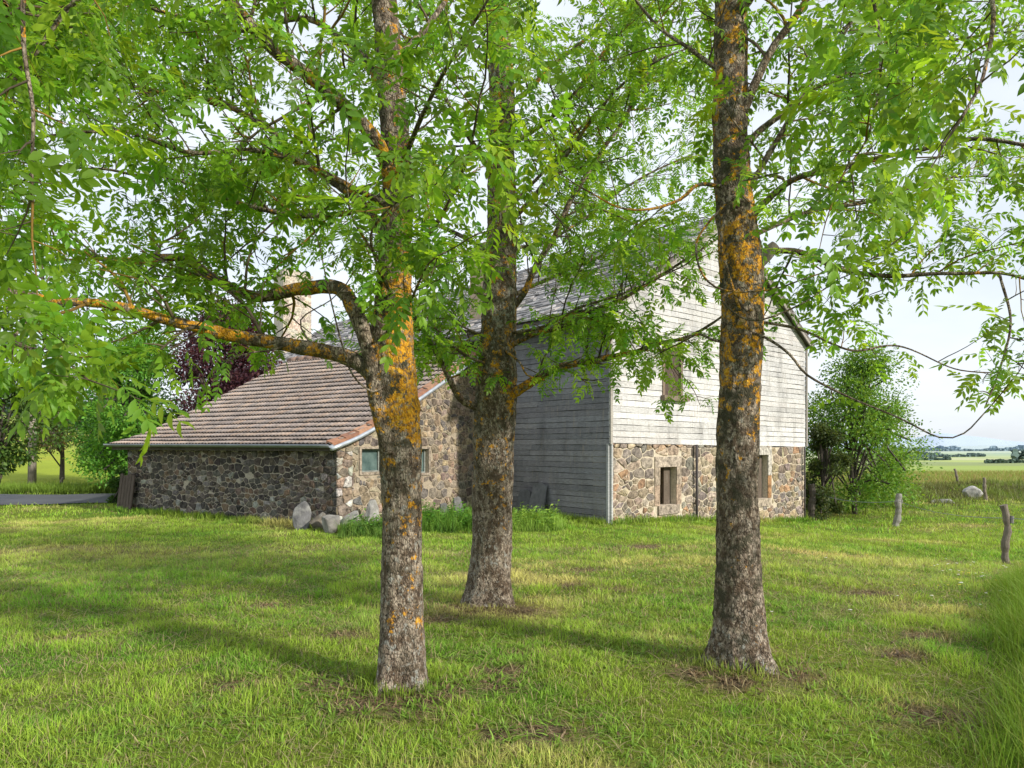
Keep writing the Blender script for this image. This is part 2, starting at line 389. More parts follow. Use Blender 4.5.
# ------------------------------------------------------------------ STONE RUBBLE
def clip_poly(P, nrm, c):
    "keep nrm.p <= c"
    out = []
    for i in range(len(P)):
        a = P[i]; b = P[(i+1) % len(P)]; da = nrm[0]*a[0]+nrm[1]*a[1]-c; db = nrm[0]*b[0]+nrm[1]*b[1]-c
        if da <= 0: out.append(a)
        if (da < 0 < db) or (db < 0 < da):
            t = da/(da-db); out.append((a[0]+(b[0]-a[0])*t, a[1]+(b[1]-a[1])*t))
    return out
def rubble(mb, fr, poly, size, holes, palette, proud=.03, gap=.012, seed=1, aspect=1.45):
    "voronoi rubble stones as bulged solids in front of t=0; poly convex in (s, z)"
    rd = random.Random(seed)
    xs = [p[0] for p in poly]; zs = [p[1] for p in poly]
    seeds = []; z = min(zs)-size
    while z < max(zs)+size:
        rh = size*rd.choice((.45, .7, 1, 1.2)); x = min(xs)-size
        while x < max(xs)+size:
            w = size*aspect*rd.choice((.4, .6, .9, 1.2, 1.6))*(.6+.4*rh/size); x += w
            seeds.append((x-w/2+rd.uniform(-.15, .15)*w, z+rh/2+rd.uniform(-.32, .32)*rh))
        z += rh
    sx_ = []
    for q in seeds:      # pinnings: here and there a stone gives way to two or three small ones
        if rd.random() < .24:
            for _ in range(rd.choice((2, 3, 3))): sx_.append((q[0]+rd.uniform(-.33, .33)*size*aspect, q[1]+rd.uniform(-.33, .33)*size))
        else: sx_.append(q)
    seeds = np.array(sx_)
    for i, s in enumerate(seeds):
        d2 = ((seeds[:, 0]-s[0])/aspect)**2+(seeds[:, 1]-s[1])**2
        nb = np.argsort(d2)[1:20]
        if any(h[0] < s[0] < h[1] and h[2] < s[1] < h[3] for h in holes) or rd.random() < .02: continue
        P = list(poly)
        for j in nb:
            q = seeds[j]; nx = (q[0]-s[0])/aspect**2; nz = q[1]-s[1]
            mx, mz = (q[0]+s[0])/2, (q[1]+s[1])/2
            P = clip_poly(P, (nx, nz), nx*mx+nz*mz)
            if len(P) < 3: break
        if len(P) < 3: continue
        for h in holes:
            ds = [(h[0]-s[0], (1, 0), h[0]), (s[0]-h[1], (-1, 0), -h[1]), (h[2]-s[1], (0, 1), h[2]), (s[1]-h[3], (0, -1), -h[3])]
            dm = max(ds, key=lambda k: k[0])
            if max(p[0] for p in P) > h[0] and min(p[0] for p in P) < h[1] and max(p[1] for p in P) > h[2] and min(p[1] for p in P) < h[3]:
                P = clip_poly(P, dm[1], dm[2])
            if len(P) < 3: break
        if len(P) < 3: continue
        P = np.array(P); cx = P.mean(0)
        ext = np.ptp(P, axis=0)
        if min(ext) < .035: continue
        # soften corners
        Q = []
        for k in range(len(P)):
            a, b_ = P[k-1], P[k]; c_ = P[(k+1) % len(P)]
            kk = rd.uniform(.05, .17); Q += [b_*(1-kk)+a*kk, b_*(1-kk)+c_*kk]
        Q = np.array(Q); cx = Q.mean(0)
        dl = np.linalg.norm(Q-cx, axis=1)[:, None]; Q = cx+(Q-cx)*np.clip((dl-gap)/dl, .2, 1)
        Q2 = []
        for k in range(len(Q)):
            Q2.append(Q[k]); e_ = Q[(k+1) % len(Q)]-Q[k]; le_ = math.hypot(*e_)
            if le_ > .07: Q2.append(Q[k]+e_*.5+np.array([e_[1], -e_[0]])*rd.uniform(-.09, .09))
        Q = np.array(Q2)+np.array([[rd.uniform(-.007, .007), rd.uniform(-.007, .007)] for _ in Q2])
        n = len(Q); pr = proud*rd.uniform(.5, 1.3); tx, tz = rd.uniform(-.05, .05), rd.uniform(-.06, .06)
        V = []
        for k, (sc, t) in enumerate(((1, -.01), (.97, pr*.6), (.8, pr), (.35, pr*1.12))):
            for q in Q:
                p = cx+(q-cx)*sc; V.append(fr(p[0], t+((p[0]-cx[0])*tx+(p[1]-cx[1])*tz if k > 1 else 0)+rd.uniform(-.002, .002)*k, p[1]))
        Fc = [(k*n+i2, k*n+(i2+1) % n, (k+1)*n+(i2+1) % n, (k+1)*n+i2) for k in range(3) for i2 in range(n)]
        Fc.append(tuple(3*n+i2 for i2 in range(n)))
        c = np.array(rd.choice(palette))*rd.uniform(.75, 1.25); c = c*(1+np.array([rd.uniform(-.06, .06) for _ in range(3)]))
        mb.add(V, Fc, c)
def backing(mb, fr, s0, s1, z0, z1, holes, th=.45, col=(.4, .35, .28)):
    "solid wall with real openings, strips butted end to end"
    hs = sorted(holes); x = s0
    for h in hs:
        mb.fbox(fr, x, h[0], -th, 0, z0, z1, col)
        mb.fbox(fr, h[0], h[1], -th, 0, z0, h[2], col); mb.fbox(fr, h[0], h[1], -th, 0, h[3], z1, col); x = h[1]
    mb.fbox(fr, x, s1, -th, 0, z0, z1, col)
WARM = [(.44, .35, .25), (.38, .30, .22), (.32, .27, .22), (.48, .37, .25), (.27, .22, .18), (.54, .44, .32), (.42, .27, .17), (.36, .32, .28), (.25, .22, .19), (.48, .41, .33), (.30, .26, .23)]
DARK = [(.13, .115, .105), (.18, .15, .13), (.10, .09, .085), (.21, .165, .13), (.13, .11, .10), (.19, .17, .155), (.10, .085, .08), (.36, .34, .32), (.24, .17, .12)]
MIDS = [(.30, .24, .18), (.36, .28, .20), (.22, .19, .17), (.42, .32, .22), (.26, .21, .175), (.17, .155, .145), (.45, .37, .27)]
MORT = (.62, .54, .42); MORTD = (.50, .44, .36)

# ------------------------------------------------------------------ BARN
A = np.array([2.2, 15.75]); u = np.array([.753, .658]); vv = np.array([-.658, .753]); nU = np.array([.658, -.753]); nV = np.array([-.753, -.658])
W = 9.2; LB = 22.9; ZE = 1.6+3.08; ZR = 1.6+6.0
def fg(s, t, z): q = A+u*s+nU*t; return (q[0], q[1], z)
def fs(s, t, z): q = A+vv*s+nV*t; return (q[0], q[1], z)
ctr = A+u*W/2+vv*LB/2
barn = empty('barn', (A[0], A[1], gz(*A)), 'tall barn with pale grey boarded gable over a tan rubble stone base', 'barn')
def zc(s): return 1.645-.0114*s
# openings of the gable stone base, from the photograph's proportions
def sfrom(px):
    k = (px-512)/F; return (A[0]-k*A[1])/(k*u[1]-u[0])
def zat(px, py):
    s = sfrom(px); return CAMZ+(HY-py)/F*(A[1]+u[1]*s)
w1 = (sfrom(659.5), sfrom(676), zat(667, 505), zat(667, 467))
w2 = (sfrom(747), sfrom(767.5), zat(757, 499), zat(757, 455))
w3 = (sfrom(663), sfrom(680), zat(671, 396), zat(671, 347))
mb = MB(); backing(mb, fg, 0, W, -1.3, zc(W)-.01, [w1, w2], .5, MORT)
mb.fbox(fg, 0, W, -.5, -.04, zc(W)-.01, ZE, (.08, .075, .07))  # behind the boards, coloured near black as shade in their gaps
gw = mb.build('stone_wall', M['mortar'], barn)
mb = MB()
holes = [(w1[0]-.22, w1[1]+.22, w1[2]-.25, w1[3]+.27), (w2[0]-.22, w2[1]+.24, w2[2]-.22, w2[3]+.2)]
rubble(mb, fg, [(.05, -1.0), (W, -1.0), (W, zc(W)+.01), (.05, zc(0)-.005)], .25, holes, WARM, .024, .015, 5)
mb.build('stonework', M['stone'], gw)
# dressed surrounds
def surround(w, name, lintel, jamb, sill, shutter):
    mb = MB(); s0, s1, z0, z1 = w
    e = .028
    mb.fbox(fg, s0-.2, s1+.2, -.3, e, z1+.003, z1+.25, lintel)
    jz = (z0+z1)/2+.03
    for (a, b_) in ((s0-.2, s0-.003), (s1+.003, s1+.2)):
        mb.fbox(fg, a, b_, -.3, e-.01, z0, jz-.004, jamb[0]); mb.fbox(fg, a, b_, -.3, e, jz+.004, z1-.003, jamb[1])
    o = mb.build('window_surround', M['stone'], barn)
    m2 = MB(); m2.fbox(fg, s0-.08, s1+.08, -.3, e+.03, z0-.22, z0-.003, sill); m2.build('sill', M['stone'], o)
    m3 = MB(); sw = s1-s0
    m3.fbox(fg, s0+.02, s0+sw*.42, -.30, -.26, z0+.005, z1, shutter); m3.fbox(fg, s1-sw*.42, s1-.01, -.2, -.16, z0+.005, z1, (.14, .11, .085)); m3.build('shutter', M['wood'], o)
    m4 = MB(); m4.fbox(fg, s0-.05, s1+.05, -.62, -.52, z0-.1, z1+.1, (.02, .02, .02)); m4.build('dark_opening', M['dark'], o)
surround(w1, 'w1', (.50, .42, .34), ((.48, .36, .27), (.44, .36, .28)), (.44, .37, .30), (.22, .10, .055))
surround(w2, 'w2', (.58, .54, .48), ((.45, .25, .12), (.58, .54, .48)), (.50, .42, .33), (.17, .10, .065))

def boards(mb, fr, s0, s1, zlo, zhi, step, lim, hole, cols, rd, tiltf=None):
    "feather-edged boards, butt joints, ragged weathering; lim(z) gives the run at that height"
    z = zlo
    while z < zhi:
        a, b_ = lim(z+step*.5); segs = [(a, b_)]
        if b_-a < .1: break
        if hole and hole[2]-step*.6 < z+step*.5 < hole[3]+step*.5: segs = [(a, hole[0]), (hole[1], b_)]
        for (p, q) in segs:
            x = p
            while x < q-.01:
                e = min(q, x+rd.uniform(2.2, 4.2))
                if q-e < .5: e = q
                c = np.array(rd.choice(cols))*rd.uniform(.88, 1.1)
                tf = tiltf if tiltf else (lambda s, z: 0)
                n = max(1, int((e-x)/.45)); w = rd.uniform(-.004, .004); lowr = 0
                la, lb = lim(z+.002)[0] if x == a else x, lim(z+.002)[1] if e == b_ else e
                ta, tb = lim(z+step)[0] if x == a else x, lim(z+step)[1] if e == b_ else e
                V = []; 
                for i in range(n+1):
                    f = i/n; sl = la+(lb-la)*f+(.0015 if i == 0 else 0)-(.0015 if i == n else 0); st = ta+(tb-ta)*f
                    j = rd.uniform(-.009, .009); o = rd.uniform(-.005, .005)
                    V += [fr(sl, .004, z+j+tf(sl, z)), fr(sl, .024+w+o, z+j+tf(sl, z)), fr(st, .017+w*.5+o, z+step-.008+tf(st, z)), fr(st, .0, z+step-.008+tf(st, z))]
                Fc = []
                for i in range(n):
                    for k in range(4): Fc.append((i*4+k, i*4+(k+1) % 4, (i+1)*4+(k+1) % 4, (i+1)*4+k))
                Fc += [(3, 2, 1, 0), (n*4, n*4+1, n*4+2, n*4+3)]
                mb.add(V, Fc, c); x = e
        z += step
def glim(z):
    if z <= ZE: return (-.03, W+.05)
    f = (z-ZE)/(ZR-ZE); return (-.03+f*(W/2+.03), W+.05-f*(W/2+.05))
rd = random.Random(3)
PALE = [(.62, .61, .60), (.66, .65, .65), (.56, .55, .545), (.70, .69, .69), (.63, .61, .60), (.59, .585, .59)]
SHADEW = [(.215, .22, .24), (.235, .24, .26), (.195, .20, .22), (.255, .255, .27), (.215, .215, .235)]  # same planks as the gable, colour darkened for the wall in shade
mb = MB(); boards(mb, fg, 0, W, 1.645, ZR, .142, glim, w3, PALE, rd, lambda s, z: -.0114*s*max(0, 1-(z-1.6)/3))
gb = mb.build('gable_boarding', M['wood'], barn)
mb = MB(); mb.add([fg(0, -.04, ZE), fg(W, -.04, ZE), fg(W/2, -.04, ZR), fg(0, -.3, ZE), fg(W, -.3, ZE), fg(W/2, -.3, ZR)], [(0, 1, 2), (3, 5, 4)], (.07, .065, .06)); mb.build('gable_backing', M['wood'], barn)  # near-black colour stands in for shade between the gable boards
# the far gable
mb = MB(); Eg = A+vv*LB
def ff(s, t, z): q = Eg+u*s-nU*t; return (q[0], q[1], z)
mb.fbox(ff, 0, W, -.4, 0, -1, ZE, (.42, .37, .30)); mb.add([ff(0, 0, ZE), ff(W, 0, ZE), ff(W/2, 0, ZR), ff(0, -.4, ZE), ff(W, -.4, ZE), ff(W/2, -.4, ZR)], [(0, 2, 1), (3, 4, 5)], (.42, .37, .3)); mb.build('far_gable_wall', M['render'], barn)
# side wall: boards to the ground near the corner, rubble further on
mb = MB(); boards(mb, fs, .06, 6.2, -.55, ZE+.05, .135, lambda z: (.06 if z < 1.6 else -.02, 6.2), None, SHADEW, rd); mb.build('side_boarding', M['wood'], barn)
mb = MB(); mb.fbox(fs, .502, LB-.41, -.45, -.006, -1.2, ZE, (.05, .045, .04)); mb.fbox(fs, 6.2, LB-.41, -.004, .04, -1.2, ZE-.01, (.42, .36, .29)); sw_ = mb.build('side_wall', M['mortar'], barn)  # dark strip behind the side boards paints the shade in their gaps
mb = MB()
def fs2(s, t, z): return fs(s, t+.04, z)
rubble(mb, fs2, [(6.3, 1.2), (LB-.5, 1.2), (LB-.5, ZE-.05), (6.3, ZE-.05)], .3, [], MIDS, .035, .016, 9); mb.build('stonework', M['stone'], sw_)
# right long wall
mb = MB(); Br = A+u*W
def fr2(s, t, z): q = Br+vv*s-nV*t; return (q[0], q[1], z)
mb.fbox(fr2, .502, LB-.41, -.45, 0, -1.5, ZE, (.38, .33, .27)); mb.build('rear_wall', M['mortar'], barn)
# corner boards, downpipe
mb = MB(); mb.fbox(fs, .0, .055, 0, .05, -.6, 1.63, (.48, .49, .50)); mb.fbox(fg, .0, .05, .0, .055, -.6, 1.63, (.50, .50, .50)); mb.build('corner_board', M['wood'], barn)
mb = MB(); mb.fbox(fg, -.035, .035, .036, .062, 1.62, ZE, (.42, .39, .35)); mb.build('corner_trim', M['wood'], barn); mb = MB(); mb.fbox(fg, W-.02, W+.055, .036, .062, 1.55, ZE-.06, (.36, .33, .30)); mb.build('corner_trim', M['wood'], barn)
sp = sfrom(693.5); mb = MB(); mb.tube([fg(sp, .10, -.6), fg(sp, .10, .5), fg(sp, .10, 1.61)], .035, 8, (.09, .08, .08)); mb.build('downpipe', M['post'], barn, True)
sp = sfrom(802); mb = MB(); mb.tube([fg(sp, .09, -1), fg(sp, .09, 1.54)], .025, 8, (.09, .08, .08)); mb.build('downpipe', M['post'], barn, True)
# upper window in the boards
mb = MB(); s0, s1, z0, z1 = w3
for (a, b_, c_, d_) in ((s0-.06, s0+.02, z0, z1+.06), (s1-.02, s1+.06, z0, z1+.06), (s0+.02, s1-.02, z1-.01, z1+.06)): mb.fbox(fg, a, b_, -.05, .045, c_, d_, (.24, .18, .13))
wf = mb.build('window_frame', M['wood'], barn)
mb = MB(); mb.fbox(fg, s0-.12, s1+.22, -.02, .14, z0-.12, z0-.003, (.22, .17, .13)); mb.build('sill', M['wood'], wf)
mb = MB(); mb.fbox(fg, s0+.02, s1-.02, -.035, -.02, z0, z1-.01, (.10, .07, .055)); mb.build('shutter', M['wood'], wf)

# lauze roof
def slabroof(mb, e0, e1, r0, r1, expo, wid, pal, rd, th=.035, n_up=1):
    "stone slabs laid from the eaves e0-e1 up to the ridge r0-r1"
    e0, e1, r0, r1 = map(np.array, (e0, e1, r0, r1)); H = np.linalg.norm(r0-e0); Lr = np.linalg.norm(e1-e0)
    up = (r0-e0)/H; al = (e1-e0)/Lr; nn = np.cross(al, up); nn = nn if nn[2] > 0 else -nn
    k = 0; h = -.03
    while h < H:
        ex = expo*rd.uniform(.85, 1.15); x = -rd.uniform(0, wid)
        while x < Lr:
            w = wid*rd.uniform(.45, 1.3); a0 = max(0, x); a1 = min(Lr, x+w); x += w
            if a1-a0 < .06: continue
            lift = rd.uniform(.0, .02); t = th*rd.uniform(.6, 1.5); dh = rd.uniform(-.035, .035); tl = rd.uniform(-.01, .01)
            top = min(h+ex*1.55, H+.02)
            def pt(a, b, c): return e0+al*a+up*b+nn*c
            sag = -.07*math.sin(math.pi*min(1, max(0, (a0+a1)/2/Lr)))*math.sin(math.pi*min(1, max(0, h/H)))+.02*math.sin(a0*1.1+h)
            P = [pt(a0+.006, h+dh, .045+lift+sag), pt(a1-.006, h+dh+tl, .045+lift+sag+tl), pt(a1-.02, top, .012+sag), pt(a0+.02, top, .012+sag)]
            P += [pt(a0+.012, h+dh+.012, .045+lift+t+sag), pt(a1-.012, h+dh+tl+.012, .045+lift+t+sag+tl), pt(a1-.03, top, .012+t+sag), pt(a0+.03, top, .012+t+sag)]
            mb.hexa(P, np.array(rd.choice(pal))*rd.uniform(.75, 1.25))
        h += ex
LZP = [(.40, .39, .40), (.33, .325, .335), (.47, .46, .46), (.27, .265, .275), (.38, .35, .33)]
def P3(q, z): return np.array([q[0], q[1], z])
def hp(s, l): return A+u*s+vv*l
slope = (ZR-ZE)/(W/2); ov = .38
e0 = P3(hp(-ov, -.2), ZE-ov*slope+.16); e1 = P3(hp(-ov, LB+.2), ZE-ov*slope+.16); r0 = P3(hp(W/2, -.2), ZR+.12); r1 = P3(hp(W/2, LB+.2), ZR+.12)
mb = MB(); slabroof(mb, e0, e1, r0, r1, .21, .42, LZP, random.Random(8)); rf = mb.build('roof', M['lauze'], barn)
f0 = P3(hp(W+.16, -.2), ZE-.16*slope+.16); f1 = P3(hp(W+.16, LB+.2), ZE-.16*slope+.16)
mb = MB(); slabroof(mb, f0, f1, r0, r1, .21, .42, LZP, random.Random(9)); mb.build('rear_roof', M['lauze'], barn)
mb = MB()   # deck, rafters' edge
for (a, b_, c_, d_) in ((e0, e1, r1, r0), (f1, f0, r0, r1)):
    Z = np.array([0, 0, .0]); th = np.array([0, 0, -.09]); P = [a+th, b_+th, c_+th, d_+th, a-np.array([0, 0, .005]), b_-np.array([0, 0, .005]), c_-np.array([0, 0, .005]), d_-np.array([0, 0, .005])]
    mb.hexa(P, (.16, .14, .13))
mb.build('roof_deck', M['wood'], barn)
mb = MB(); rd = random.Random(12); x = -.2
while x < LB:
    p = P3(hp(W/2, x), ZR+.15); q = P3(hp(W/2, x+.44), ZR+.15+rd.uniform(-.01, .01))
    for sg in (-1, 1):
        d = np.array([u[0]*sg*.2, u[1]*sg*.2, -.2*slope+.02]); mb.hexa([p, q, q+d, p+d, p+np.array([0, 0, .04]), q+np.array([0, 0, .04]), q+d+np.array([0, 0, .04]), p+d+np.array([0, 0, .04])], np.array(rd.choice(LZP)))
    x += .45
mb.build('ridge_capping', M['lauze'], barn)
def gutter(mb, p, q, r, n=10):
    p = np.array(p, float); q = np.array(q, float); d = (q-p)/np.linalg.norm(q-p); side = np.cross(d, [0, 0, 1]); side /= np.linalg.norm(side); V = []; K = 9
    for i in range(n+1):
        c = p+(q-p)*i/n
        for rad in (r, r-.008):
            for k in range(K): a = math.pi+math.pi*k/(K-1); V.append(c+side*rad*math.cos(a)+np.array([0, 0, 1])*rad*math.sin(a))
    Fc = []
    for i in range(n):
        o = i*2*K; o2 = (i+1)*2*K
        for k in range(K-1): Fc.append((o+k, o+k+1, o2+k+1, o2+k)); Fc.append((o+K+k, o2+K+k, o2+K+k+1, o+K+k+1))
        Fc.append((o, o2, o2+K, o+K)); Fc.append((o+K-1, o+2*K-1, o2+2*K-1, o2+K-1))
    for o in (0, n*2*K):
        for k in range(K-1): Fc.append((o+k, o+K+k, o+K+k+1, o+k+1))
    mb.add(V, Fc, (1, 1, 1))
ge = e0[2]-.12
mb = MB(); gutter(mb, P3(hp(-ov-.03, -.15), ge), P3(hp(-ov-.03, LB), ge-.03), .09, 24); mb.build('gutter', M['zinc'], barn, True)
mb = MB(); mb.fbox(fs, -.15, LB, .29, .318, ZE-ov*slope-.03, ZE-ov*slope+.10, (.07, .065, .06)); mb.fbox(fs, -.15, LB, 0.03, .285, ZE-.17, ZE-.145, (.06, .055, .05)); mb.build('fascia', M['wood'], barn)
mb = MB()   # verge boards on the gable
for sgn in (0, 1):
    a = P3(hp(-ov if not sgn else W+.16, -.2), (e0[2] if not sgn else e0[2]+(ov-.16)*slope)-.1); b_ = P3(hp(W/2, -.2), ZR+.02); t = np.array([vv[0], vv[1], 0])*.03; dn = np.array([0, 0, -.10])
    mb.hexa([a+dn, b_+dn, b_+dn+t, a+dn+t, a, b_, b_+t, a+t], (.34, .31, .28))
mb.build('verge_board', M['wood'], barn)
# chimneys
def chimney(c, w, d, z0, z1, colr, name):
    mb = MB()
    def fc(s, t, z): q = np.array(c)+u*s+vv*t; return (q[0], q[1], z)
    mb.fbox(fc, -w/2, w/2, -d/2, d/2, z0, z1, colr)
    mb.fbox(fc, -w/2-.07, w/2+.07, -d/2-.07, d/2+.07, z1+.002, z1+.12, [k*.8 for k in colr])
    mb.fbox(fc, -w/2+.1, w/2-.1, -d/2+.1, d/2-.1, z1+.122, z1+.3, [k*.7 for k in colr])
    o = mb.build('chimney', M['render'], rf)
    tag(o, name)
    mb = MB(); rubble(mb, lambda s, t, z: fc(s, -d/2-t, z), [(-w/2, z0), (w/2, z0), (w/2, z1), (-w/2, z1)], .3, [], [(.62, .55, .45), (.55, .48, .39), (.60, .50, .38)], .01, .01, 4)
    mb.build('stonework', M['stone'], o)
cpos = hp(2.2, LB-1.0); chimney(cpos, 1.4, 1.1, ZE, CAMZ+6.0+2.0, (.62, .55, .46), 'big cream rendered chimney')
cpos = hp(1.0, 5.4); chimney(cpos, .9, .9, ZE, CAMZ+5.55, (.52, .40, .30), 'pinkish stone chimney stack')

# ------------------------------------------------------------------ SHED
Cc = np.array([-3.675, 14.7]); le = np.array([-.846, .533]); ww = np.array([.533, .846]); nL = np.array([-.533, -.846]); nW = np.array([.846, -.533])
LS = 7.93; WS = 5.75; ZS = 1.58
def fl(s, t, z): q = Cc+le*s+nL*t; return (q[0], q[1], z)
def fw(s, t, z): q = Cc+ww*s+nW*t; return (q[0], q[1], z)
shed = empty('stone_shed', (Cc[0], Cc[1], gz(*Cc)), 'low dark rubble stone shed with brown tiled roof swept down to a grey gutter', 'shed')
mb = MB(); mb.fbox(fl, -.0, LS, -.45, 0, -.8, ZS, MORTD); lw = mb.build('long_wall', M['mortar'], shed)
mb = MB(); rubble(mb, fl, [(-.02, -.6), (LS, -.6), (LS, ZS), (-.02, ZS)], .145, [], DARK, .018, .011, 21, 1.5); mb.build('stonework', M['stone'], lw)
def zroof(s):      # roof height over the gable wall line, s = distance in from the long wall
    return ZS+.02+.52*s-.22*(1-math.exp(-max(0, s)/.9))*1.0 if s >= 0 else ZS+.02+s*.30
def swf(px):
    k = (px-512)/F; return (Cc[0]-k*Cc[1])/(k*ww[1]-ww[0])
def zwf(px, py): s = swf(px); return CAMZ+(HY-py)/F*(Cc[1]+ww[1]*s)
g1 = (swf(361), swf(382), zwf(371, 472), zwf(371, 449)); g2 = (swf(416), swf(428), zwf(422, 473), zwf(422, 449))
g1 = (g1[0], g1[1], g1[2], min(g1[3], 1.54)); g2 = (g2[0], g2[1], g2[2], min(g2[3], 1.54))
mb = MB(); backing(mb, fw, .0, WS, -.8, ZS-.005, [g1, g2], .4, (.44, .37, .28))
ns = 14; top = [(WS*i/ns, zroof(WS*i/ns)-.10) for i in range(ns+1)]; V = []; 
for s, z in top: V += [fw(s, 0, ZS-.005), fw(s, 0, max(z, ZS)), fw(s, -.4, ZS-.005), fw(s, -.4, max(z, ZS))]
Fc = [(i*4, (i+1)*4, (i+1)*4+1, i*4+1) for i in range(ns)]+[(i*4+2, i*4+3, (i+1)*4+3, (i+1)*4+2) for i in range(ns)]+[(i*4+1, (i+1)*4+1, (i+1)*4+3, i*4+3) for i in range(ns)]
mb.add(V, Fc, (.44, .37, .28)); gwl = mb.build('gable_wall', M['mortar'], shed)
mb = MB()
hl = [(g1[0]-.08, g1[1]+.08, g1[2]-.08, g1[3]+.06), (g2[0]-.08, g2[1]+.08, g2[2]-.08, g2[3]+.06)]
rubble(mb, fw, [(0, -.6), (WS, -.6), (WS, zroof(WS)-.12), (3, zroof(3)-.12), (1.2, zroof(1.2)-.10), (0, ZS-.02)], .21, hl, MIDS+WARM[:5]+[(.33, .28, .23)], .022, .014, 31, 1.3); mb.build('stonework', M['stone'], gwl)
mb = MB(); rubble(mb, lambda q, t, z: fw(q, t+.012, z), [(-.03, -.5), (.42, -.5), (.44, ZS-.03), (-.03, ZS-.03)], .21, [], [(.62, .58, .52), (.66, .63, .58), (.36, .28, .20), (.5, .42, .32), (.3, .25, .2)], .035, .012, 61, 1.6)
mb.build('quoins', M['stone'], gwl)
for g in (g1, g2):
    mb = MB(); s0, s1, z0, z1 = g
    for (a, b_, c_, d_) in ((s0-.07, s0-.002, z0-.06, z1), (s1+.002, s1+.07, z0-.06, z1), (s0-.07, s1+.07, z1+.002, z1+.04), (s0-.002, s1+.002, z0-.06, z0-.002)): mb.fbox(fw, a, b_, -.1, .03, c_, d_, (.42, .35, .28))
    o = mb.build('window_surround', M['stone'], shed)
    mb = MB(); mb.fbox(fw, s0, s1, -.14, -.13, z0, z1, (1, 1, 1)); mb.build('pane', M['glass'], o)
    mb = MB()
    for (a, b_, c_, d_) in ((s0, s0+.03, z0, z1), (s1-.03, s1, z0, z1), (s0+.03, s1-.03, z0, z0+.03), (s0+.03, s1-.03, z1-.03, z1)): mb.fbox(fw, a, b_, -.125, -.09, c_, d_, (.30, .33, .31))
    mb.build('window_frame', M['wood'], o)
# other walls of the shed, to the barn
mb = MB()
def fe(s, t, z): q = Cc+le*LS+ww*s-nW*t; return (q[0], q[1], z)
V = []
for s, z in top: V += [fe(s, 0, -.8), fe(s, 0, z-.05), fe(s, -.4, -.8), fe(s, -.4, z-.05)]
mb.add(V, [(i*4, i*4+1, (i+1)*4+1, (i+1)*4) for i in range(ns)]+[(i*4+2, (i+1)*4+2, (i+1)*4+3, i*4+3) for i in range(ns)], MORTD); 
mb.fbox(fe, WS-.4, WS, -LS+.5, -.41, -.8, zroof(WS)-.15, MORTD); mb.build('rear_wall', M['mortar'], shed)
# tiles: each course a corrugated strip lapping the one below
mb = MB(); rd = random.Random(15)
RO = .30; sv = [-RO]; course = .315
pts = [-RO]; s = -RO
while s < WS-.1:
    s += course*.89; pts.append(min(s, WS))
per = .125; nx = int((LS+.36+.14)/per)*6; Vt = []; Ft = []; Ct = []; n0 = 0
SAGN = np.array([[.03*(float(_s)-.5) for _s in fbm(np.linspace(0, 6, nx+1), np.full(nx+1, _c*.35), o=3)] for _c in range(len(pts))])+np.array([[.006*(_v-.5) for _v in _h(np.floor(np.linspace(0, 6, nx+1)*5.6), np.full(nx+1, _c), np.zeros(nx+1))] for _c in range(len(pts))])
MOSS = np.array([fbm(np.linspace(0, 14, nx+1), np.full(nx+1, _c*.6), o=4) for _c in range(len(pts))])
xs = np.linspace(-.14, LS+.36, nx+1)
TP = [(.31, .27, .245), (.27, .24, .225), (.34, .29, .25), (.245, .225, .215), (.35, .28, .23), (.29, .262, .25)]
for ci in range(len(pts)-1):
    sa, sb = pts[ci], min(pts[ci+1]+.04, WS+.05); za, zb = zroof(sa), zroof(sb)
    crow = rd.uniform(.9, 1.1)
    for row, (sx, zz, lift) in enumerate(((sa, za, .040), (sa, za, .062), (sa-.002, za, .064), ((sa+sb)/2, (za+zb)/2 if sa > 0 else zroof((sa+sb)/2), .052), (sb, zb, .018))):
        for xi, x in enumerate(xs):
            ph = (x % per)/per
            wv = .028*(.5-.5*math.cos(ph*2*math.pi))
            z = zz+.06+lift+(wv if row else 0)
            q = Cc+ww*sx+le*x; z += SAGN[ci, xi]; Vt.append((q[0], q[1], z))
            tcol = TP[int(_h(np.array([math.floor(x/per)]), np.array([ci]), np.array([0]))[0]*5.99)]
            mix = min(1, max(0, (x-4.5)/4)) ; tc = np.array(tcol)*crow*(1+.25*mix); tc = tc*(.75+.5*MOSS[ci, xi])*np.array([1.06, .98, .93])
            Ct.append(tc*(.12 if row < 2 else 1))  # course fronts darkened in colour as the shade under the tile crests
    w_ = nx+1
    for row in range(4):
        for xi in range(nx): o = n0+row*w_+xi; Ft.append((o, o+w_, o+w_+1, o+1))
    n0 = len(Vt)
Vt = np.array(Vt); sg = Vt  # old rafters sag a little
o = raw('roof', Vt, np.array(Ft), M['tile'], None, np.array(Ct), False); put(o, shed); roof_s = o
mb = MB(); V = []
for s in np.linspace(-RO+.04, WS, 16):
    for x in (-.1, LS+.3):
        q = Cc+ww*s+le*x; V += [(q[0], q[1], zroof(s)+.05), (q[0], q[1], zroof(s)-.05)]
Fc = []
for i in range(15): o = i*4; Fc += [(o, o+4, o+6, o+2), (o+1, o+3, o+7, o+5), (o, o+1, o+5, o+4), (o+2, o+6, o+7, o+3)]
Fc += [(0, 2, 3, 1)]
mb.add(V, Fc, (.12, .10, .085))
qa = Cc+ww*WS-le*.1; qb = Cc+ww*WS+le*(LS+.3); qc = hp(-.1, 14.5); zr = zroof(WS)+.07
mb.add([(qa[0], qa[1], zr), (qb[0], qb[1], zr), (qc[0], qc[1], zr-.5)], [(0, 2, 1)], (.2, .16, .14)); mb.build('roof_deck', M['wood'], shed)
mb = MB()
x = -.12
